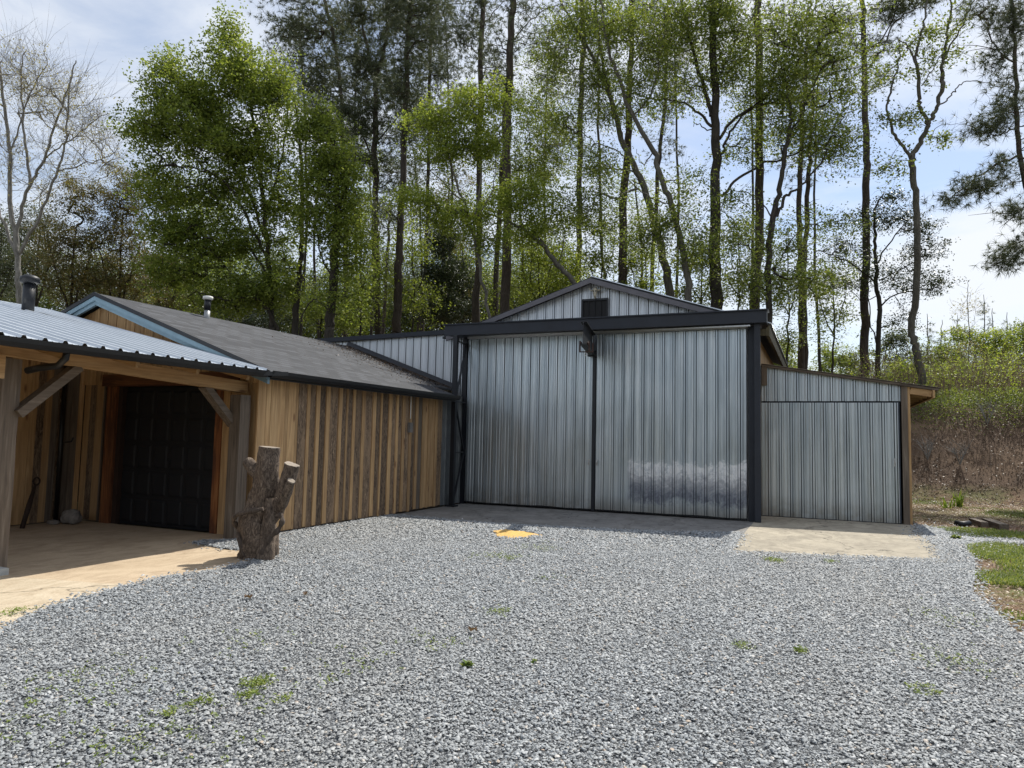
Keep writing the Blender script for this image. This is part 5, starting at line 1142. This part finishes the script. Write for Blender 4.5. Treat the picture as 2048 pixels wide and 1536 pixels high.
# --- bright young maples and understorey in the middle
decid('young_maple', 'bright yellow-green young maple among the pines', 'maple tree', 24,
      [([(985, 700), (965, 560), (940, 450), (905, 340), (880, 240), (870, 200)], (7, 2)), ([(945, 470), (960, 370), (955, 260), (940, 185)], (4, 1.5)), ([(940, 450), (985, 380), (995, 300)], (3, 1)), ([(925, 400), (870, 350), (840, 300)], (3, 1))],
      [(860, 240, 45, 40, 26), (940, 230, 60, 45, 44), (900, 300, 60, 40, 36), (970, 300, 45, 50, 30), (1000, 200, 50, 40, 20), (840, 400, 60, 35, 30), (900, 430, 70, 35, 32), (960, 480, 60, 40, 26)], 101, BK_GREY, LF_YG, 70, .30, .045, mode='flat', rt=.008)
decid('leaning_sapling', 'mossy grey trunk bending left behind the left gable slope', 'tree', 25,
      [([(1175, 700), (1150, 575), (1118, 530), (1090, 495), (1055, 465), (1020, 445), (985, 430)], (11, 10, 10, 9, 7, 5, 3)), ([(1090, 495), (1060, 440), (1050, 380)], (3, 1)), ([(1120, 535), (1130, 470), (1120, 420)], (3, 1))],
      [(1020, 400, 60, 40, 30), (1080, 380, 60, 40, 28), (1110, 440, 50, 40, 26), (960, 430, 50, 30, 16), (1060, 470, 60, 30, 22)], 102, BK_GREY, LF_YG, 70, .32, .045, mode='flat', rt=.008)
US = 'young trees filling the wood behind the hangar'
for i, (x, yb, yt, B, d, mt, lab) in enumerate([
    (720, 690, 430, [(720, 470, 45, 60, 30), (725, 560, 50, 50, 34), (715, 630, 45, 30, 20)], 30, LF_MAPLE, 'green sapling between the broad-trunked maple and the forked pine'),
    (825, 700, 470, [(820, 500, 50, 50, 24), (830, 590, 45, 50, 20)], 31, LF_YG, 'bright sapling right of the thick straight pine'),
    (1075, 700, 480, [(1080, 520, 60, 60, 44), (1060, 600, 60, 45, 34)], 30, LF_YG, 'leafy sapling right of the twin pines'),
    (1130, 700, 500, [(1130, 540, 50, 50, 36), (1120, 600, 50, 40, 24)], 31, LF_YG, 'leafy sapling just left of the gable peak'),
    (1060, 690, 250, [(1070, 250, 50, 60, 30), (1060, 340, 60, 60, 36), (1100, 330, 50, 60, 24)], 34, LF_SPARSE, 'thin-crowned sapling behind the thickest pine'),
    (1200, 700, 420, [(1190, 450, 60, 50, 24), (1215, 530, 50, 50, 24)], 30, LF_SPARSE, 'airy sapling straight behind the gable peak'),
    (1290, 700, 470, [(1290, 520, 50, 40, 18), (1290, 580, 60, 30, 20)], 29, LF_YG, 'airy sapling between the stout pine and the leaning trees'),
    (1400, 700, 470, [(1395, 520, 50, 40, 22), (1400, 590, 50, 30, 20)], 29, LF_SPARSE, 'airy sapling just left of the thick upright tree'),
    (1475, 700, 440, [(1480, 470, 45, 50, 22), (1475, 560, 45, 40, 24)], 30, LF_SPARSE, 'airy sapling just right of the thick upright tree'),
    (1575, 730, 480, [(1575, 500, 45, 60, 20), (1570, 590, 45, 50, 18), (1570, 680, 40, 40, 12)], 31, LF_SPARSE, 'airy sapling left of the close pair of pines'),
    (1665, 770, 520, [(1665, 560, 50, 50, 22), (1660, 640, 50, 45, 18)], 31, LF_SPARSE, 'airy sapling right of the close pair of pines'),
    (640, 690, 560, [(630, 610, 40, 40, 24), (690, 640, 40, 30, 20)], 32, LF_MAPLE, 'low green sapling at the foot of the broad-trunked maple'),
    ]):
    decid('sapling', lab, 'sapling', d, [([(x, yb), (x+3, (yb+yt)/2), (x-2, yt)], (4.5, 1.5)), ([(x+2, (yb*.6+yt*.4)), (x+25, (yb*.3+yt*.7)), (x+32, yt+10)], (2.5, .8)), ([(x+2, (yb*.6+yt*.4)), (x-25, (yb*.35+yt*.65)), (x-30, yt+20)], (2.5, .8))],
          B, 110+i, BK_DARK, mt, 66, .36, .052, mode='flat', rt=.007, group=US, tw=1, twl=.7)
for i, (x, B, d, lab) in enumerate([
    (885, [(885, 480, 28, 40, 26), (885, 550, 42, 50, 46), (885, 620, 50, 45, 50)], 34, 'dark conical cedar in deep shade between the pines'),
    (925, [(925, 560, 25, 50, 24), (925, 630, 32, 40, 26)], 36, 'narrow dark cedar beside the deep shade cedar'),
    (460, [(450, 640, 60, 30, 30), (500, 650, 50, 30, 20)], 38, 'dark evergreen glimpsed below the big green maple')]):
    decid('cedar_tree', lab, 'cedar tree', d, [([(x, 700), (x, 600), (x, 500)], (8, 2))], B, 130+i, BK_DARK, LF_HOLLY, 110, .34, .048, mode='flat', rt=.007)
CG = 'trees deeper in the wood behind the buildings'
CL = ['tall pine deep in the wood, its dark crown high over the workshop', 'deep-wood pine with a dusky crown over the workshop ridge', 'deep-wood green tree filling the gap left of the pines', 'deep-wood grey-green tree between the pine trunks', 'deep-wood olive tree among the pine trunks', 'deep-wood green tree left of the gable', 'deep-wood pine with a high crown left of the gable', 'deep-wood tree with light leaves over the gable', 'deep-wood dusky pine over the right door', 'deep-wood thin tree right of the gable', 'deep-wood pine above the shed', 'deep-wood airy tree above the right door', 'deep-wood green tree behind the big maple', 'deep-wood pine behind the broad-trunked maple']
for i, (x, B, k, mt) in enumerate([
    (600, [(590, 60, 60, 70, 46), (620, 170, 60, 60, 40), (570, 150, 50, 60, 30)], 'p', LF_PINE), (720, [(700, 60, 70, 70, 46), (740, 180, 70, 70, 46), (700, 300, 60, 60, 34)], 'p', LF_PINE),
    (740, [(730, 420, 60, 70, 34), (740, 540, 60, 70, 34), (720, 330, 50, 50, 22)], 'd', LF_MAPLE), (830, [(820, 330, 70, 70, 44), (850, 450, 70, 70, 40), (830, 570, 60, 60, 28)], 'd', LF_PINE2),
    (900, [(900, 380, 70, 60, 34), (910, 480, 60, 60, 30), (900, 590, 50, 50, 20)], 'd', LF_BROWN), (1040, [(1040, 360, 60, 70, 36), (1050, 480, 60, 70, 36), (1040, 580, 60, 50, 24)], 'd', LF_MAPLE),
    (890, [(880, 110, 70, 70, 46), (900, 230, 60, 60, 36), (940, 40, 60, 50, 26)], 'p', LF_PINE), (1100, [(1090, 200, 70, 60, 30), (1110, 300, 60, 60, 26), (1100, 100, 60, 60, 26)], 'd', LF_SPARSE),
    (1350, [(1340, 60, 70, 60, 34), (1370, 160, 60, 50, 24)], 'p', LF_PINE), (1270, [(1270, 380, 60, 60, 24), (1250, 470, 60, 60, 24)], 'd', LF_SPARSE),
    (1640, [(1640, 200, 90, 70, 24), (1660, 80, 80, 60, 18)], 'p', LF_PINE), (1500, [(1490, 120, 70, 70, 34), (1500, 230, 60, 50, 20)], 'd', LF_SPARSE),
    (400, [(400, 420, 80, 70, 40), (430, 530, 80, 60, 40), (360, 590, 70, 40, 30)], 'd', LF_MAPLE), (640, [(640, 330, 50, 60, 30), (650, 430, 40, 50, 16)], 'p', LF_PINE)]):
    d = 41+(i % 5)*1.3; yt = min(b[1]-b[3]*.4 for b in B)
    T = mk('tall_tree' if k == 'd' else 'pine_tree', CL[i], 'tree' if k == 'd' else 'pine tree', d, [([(x, 720), (x+[14, -12, 6][i % 3], (720+yt)/2), (x-2, yt)], (7, 2.5))], 400+i, BK_DARK, CG, n=6)
    T.clusters(blobs(T.rng, B, d), 'pine' if k == 'p' else 'flat', .010, maxr=.05)
    if k == 'p': T.needles(mt, 7, 12, .36, .30, .032)
    else: T.leaves(mt, 120, .55, .058)
    T.done(BK_DARK)
# far tree line seen between the trunks
rngf = np.random.default_rng(9)
FG = 'distant trees seen between the trunks'
for i in range(72):
    x = -60+(i*48 if i < 26 else ((i-26)*72+24 if i < 44 else 250+(i-44)*36))+rngf.uniform(-14, 14); d = rngf.uniform(50, 64); top = rngf.uniform(470, 610) if x < 1150 else rngf.uniform(600, 680)
    if x > 1150: pass
    B = [(x, top+35, 60, 40, 34), (x+rngf.uniform(-25, 25), top+95, 75, 55, 44)]
    mt = [LF_PINE, LF_SPARSE, LF_PINE2, LF_MAPLE][i % 4]
    decid('distant_tree', ['dusky distant tree seen through the wood', 'thin distant tree seen through the wood', 'blue-green distant pine seen through the wood', 'mid-green distant tree seen through the wood'][i % 4], 'tree', d, [([(x, 740), (x+rngf.uniform(-25, 25), top+80), (x, top+20)], (3.5, 1))],
          B, 200+i, BK_DARK, mt, 60, .65, .085, mode='flat', rt=.014, group=FG)
# --- right side thicket on the bank
TG = 'saplings in the thicket on the bank'
for i, (x, yb, yt, rx, d, mt, lab) in enumerate([
    (1560, 790, 680, 30, 40, LF_YG, 'leftmost yellow-green shrub behind the shed roof'), (1660, 800, 695, 40, 44, LF_YG, 'yellow-green shrub behind the middle of the shed roof'), (1700, 800, 700, 36, 42, LF_SPARSE, 'grey-green shrub before the ivy-footed pine'),
    (1790, 810, 660, 40, 36, LF_PINE2, 'blue-green bushy shrub left of the crooked forked tree'), (1800, 800, 720, 40, 32, LF_YG, 'bright low shrub at the shed roof corner'),
    (1885, 800, 690, 40, 36, LF_SPARSE, 'tall airy shrub just right of the crooked forked tree'), (1930, 790, 650, 42, 38, LF_YG, 'lime green sapling in the middle of the thicket'), (1990, 790, 660, 45, 37, LF_YG, 'lime green sapling toward the right edge'),
    (2045, 790, 640, 40, 38, LF_MAPLE, 'green sapling at the right edge of the picture'), (1905, 800, 720, 50, 33, LF_YG, 'yellowish low bush on the bank top'), (1980, 800, 730, 55, 32, LF_SPARSE, 'olive low bush on the bank top'),
    (2050, 810, 740, 50, 31, LF_YG, 'broad low bush on the bank top at the right edge'), (1870, 830, 790, 30, 29, LF_YG, 'small bright bush at the foot of the crooked forked tree')]):
    decid('shrub', lab, 'shrub', d, [([(x, yb), (x+3, (yb+yt)/2), (x-2, yt)], (2.5, .8)), ([(x, yb), (x+18, (yb+yt)/2), (x+26, yt+14)], (2, .7)), ([(x, yb), (x-16, (yb+yt)/2), (x-24, yt+10)], (2, .7))],
          [(x, yt+25, rx*.7, 28, 24), (x+5, (yb+yt)/2+10, rx*1.25, (yb-yt)*.46, 75)], 300+i, BK_GREY, mt, 64, .28, .060, mode='flat', rt=.006, group=TG, tw=3, twl=.7)
for i, (x, yt, lab) in enumerate([(1855, 628, 'young pine with a spiky top beside the crooked tree'), (1882, 640, 'short young pine right of the crooked tree'), (1968, 590, 'tallest spiky young pine in the thicket'), (1985, 615, 'slender young pine behind the tallest one'), (2015, 625, 'young pine with a forked leader near the right edge'), (1915, 630, 'young pine left of the tallest spiky one')]):
    T = mk('young_pine', lab, 'pine tree', 40+i*.7, [([(x, 800), (x, 700), (x, yt)], (4, .8))], 330+i, BK_PINE, 'young pines in the thicket')
    C = []
    for k in range(34):
        t = T.rng.random()**.8; y_ = yt+6+t*150; r_ = 4+t*26; C.append(np.array(P(x+T.rng.uniform(-r_, r_), y_, T.d+T.rng.uniform(-r_, r_)*.02)))
    T.clusters(np.array(C), 'pine', .006); T.needles(LF_PINE2, 4, 12, .16, .2, .018); T.done(BK_PINE)
# bare twiggy sapling against the sky
decid('bare_sapling', 'wispy pale sapling rising above the thicket against the sky', 'sapling', 34, [([(1935, 800), (1938, 700), (1935, 600), (1938, 560)], (2.5, .6))], [(1935, 620, 24, 45, 26), (1935, 700, 35, 50, 20)], 345, BK_GREY, LF_BUD, 12, .22, .04, mode='up', rt=.005, tw=2, twl=.5)
# brown stems and brambles: nobody could count them
mb = MB(); rb2 = random.Random(4); bv = []
for k in range(1500):
    x = rb2.uniform(1.5, 17); y = rb2.uniform(28.2, 38)
    if y < 27.2+1.2*mnoise.noise(Vector((x*.6, 1, 1))): continue
    z = terr(x, y); h = rb2.uniform(.5, 2.3); lx, ly = rb2.gauss(0, .3)*h, rb2.gauss(0, .3)*h
    mb.tube([(x, y, z), (x+lx*.4, y+ly*.4, z+h*.6), (x+lx, y+ly, z+h)], [.012, .008, .003], 3, cap=False)
    for q in range(2):
        t = rb2.uniform(.3, .9); a = Vector((x+lx*t, y+ly*t, z+h*t)); e = a+Vector((rb2.gauss(0, .3), rb2.gauss(0, .3), rb2.uniform(0, .5)))
        mb.tube([a, e], [.005, .002], 3, cap=False); bv.append(tuple(e))
TW = plain('brown_twigs', (.20, .14, .095), .9, 0, .35)
tag(mb.build('bramble_stems', TW), 'tangle of thin brown stems and brambles on the bank top', 'brambles', kind='stuff')
bv = np.array(bv); bv = np.repeat(bv, 6, axis=0)+rng.normal(0, .16, (len(bv)*6, 3))
tag(quads_mesh('undergrowth', leafquads(bv, .04, .5, .6), LF_YG), 'small yellow-green leaves scattered through the brambles', 'undergrowth', kind='stuff')
mb = MB()
for k in range(420):
    x = rb2.uniform(1.5, 14); y = rb2.uniform(22.5, 28.5); z = terr(x, y)+.03; a = rb2.uniform(0, 6.28); l = rb2.uniform(.15, .9); p = Vector((x, y, z)); e = Vector((x+l*math.cos(a), y+l*math.sin(a), 0)); e.z = terr(e.x, e.y)+rb2.uniform(.02, .2)
    mb.tube([p, (p+e)/2+Vector((0, 0, .05)), e], [.007, .006, .003], 3, cap=False)
tag(mb.build('fallen_twigs', plain('grey_twigs', (.16, .12, .09), .9, 0, .4)), 'fallen grey twigs strewn over the bank', 'twigs', kind='stuff')
# small bare bushes rooted on the bank face
for i, (px, py, h, lab) in enumerate([(1975, 850, 1.1, 'pale leafless bush on the upper bank near the right edge'), (1920, 930, 1.0, 'thin leafless bush in the middle of the bank face'), (1855, 920, .9, 'bent leafless twig bush on the bank beside the shed')]):
    d = np.array(P(px, py, 1))-np.array([0, 0, CH]); t = 20
    while t < 40 and CH+d[2]*t > terr(d[0]*t, d[1]*t): t += .05
    c = Vector((d[0]*t, d[1]*t, terr(d[0]*t, d[1]*t))); mb = MB()
    for k in range(9):
        a = rb2.uniform(0, 6.28); l = h*rb2.uniform(.5, 1); v = Vector((math.cos(a)*.45, math.sin(a)*.45, 1))*l; mdl = c+v*.5+Vector((0, 0, .05)); mb.tube([c, mdl, c+v], [.012, .008, .003], 4, cap=False)
        for q in range(3): mb.tube([mdl, mdl+Vector((rb2.gauss(0, .2), rb2.gauss(0, .2), rb2.uniform(.1, .4)))], [.006, .002], 3, cap=False)
    tag(mb.build('bare_bush', BK_PALE, None, loc=c), lab, 'bush')

# unseen leaf mass added behind the camera to cut sky fill and darken reflections
rw = np.random.default_rng(77); n = 26000; a = rw.uniform(math.pi*.86, math.pi*2.06, n); R_ = rw.uniform(40, 54, n)
pos = np.stack([-2+R_*np.cos(a), 2+R_*np.sin(a), rw.random(n)**.8*9], 1)
tag(quads_mesh('added_leaf_screen', leafquads(pos, .55, .3, .7, rw), LF_HOLLY), 'unseen leaf mass added behind the camera to cut sky fill', 'added_leaf_screen', kind='stuff')

# fallen leaves and needles caught on the shingle roof
rw = np.random.default_rng(5); n = 5200; y = 15.05-rw.exponential(.55, n); x = rw.uniform(-11.1, -7.5, n); k = (y > 8.3) & ~((x > -8.05) & (y > 13.9)); x, y = x[k], y[k]
z = 3.84-.362*np.abs(x+11.2)+.006+rw.random(len(x))*.012
tag(quads_mesh('roof_debris', leafquads(np.stack([x, y, z], 1), .022, 2.0, .4, rw), LF_LITTER), 'brown leaves and needles caught on the shingle roof by the flashing', 'roof debris', kind='stuff')
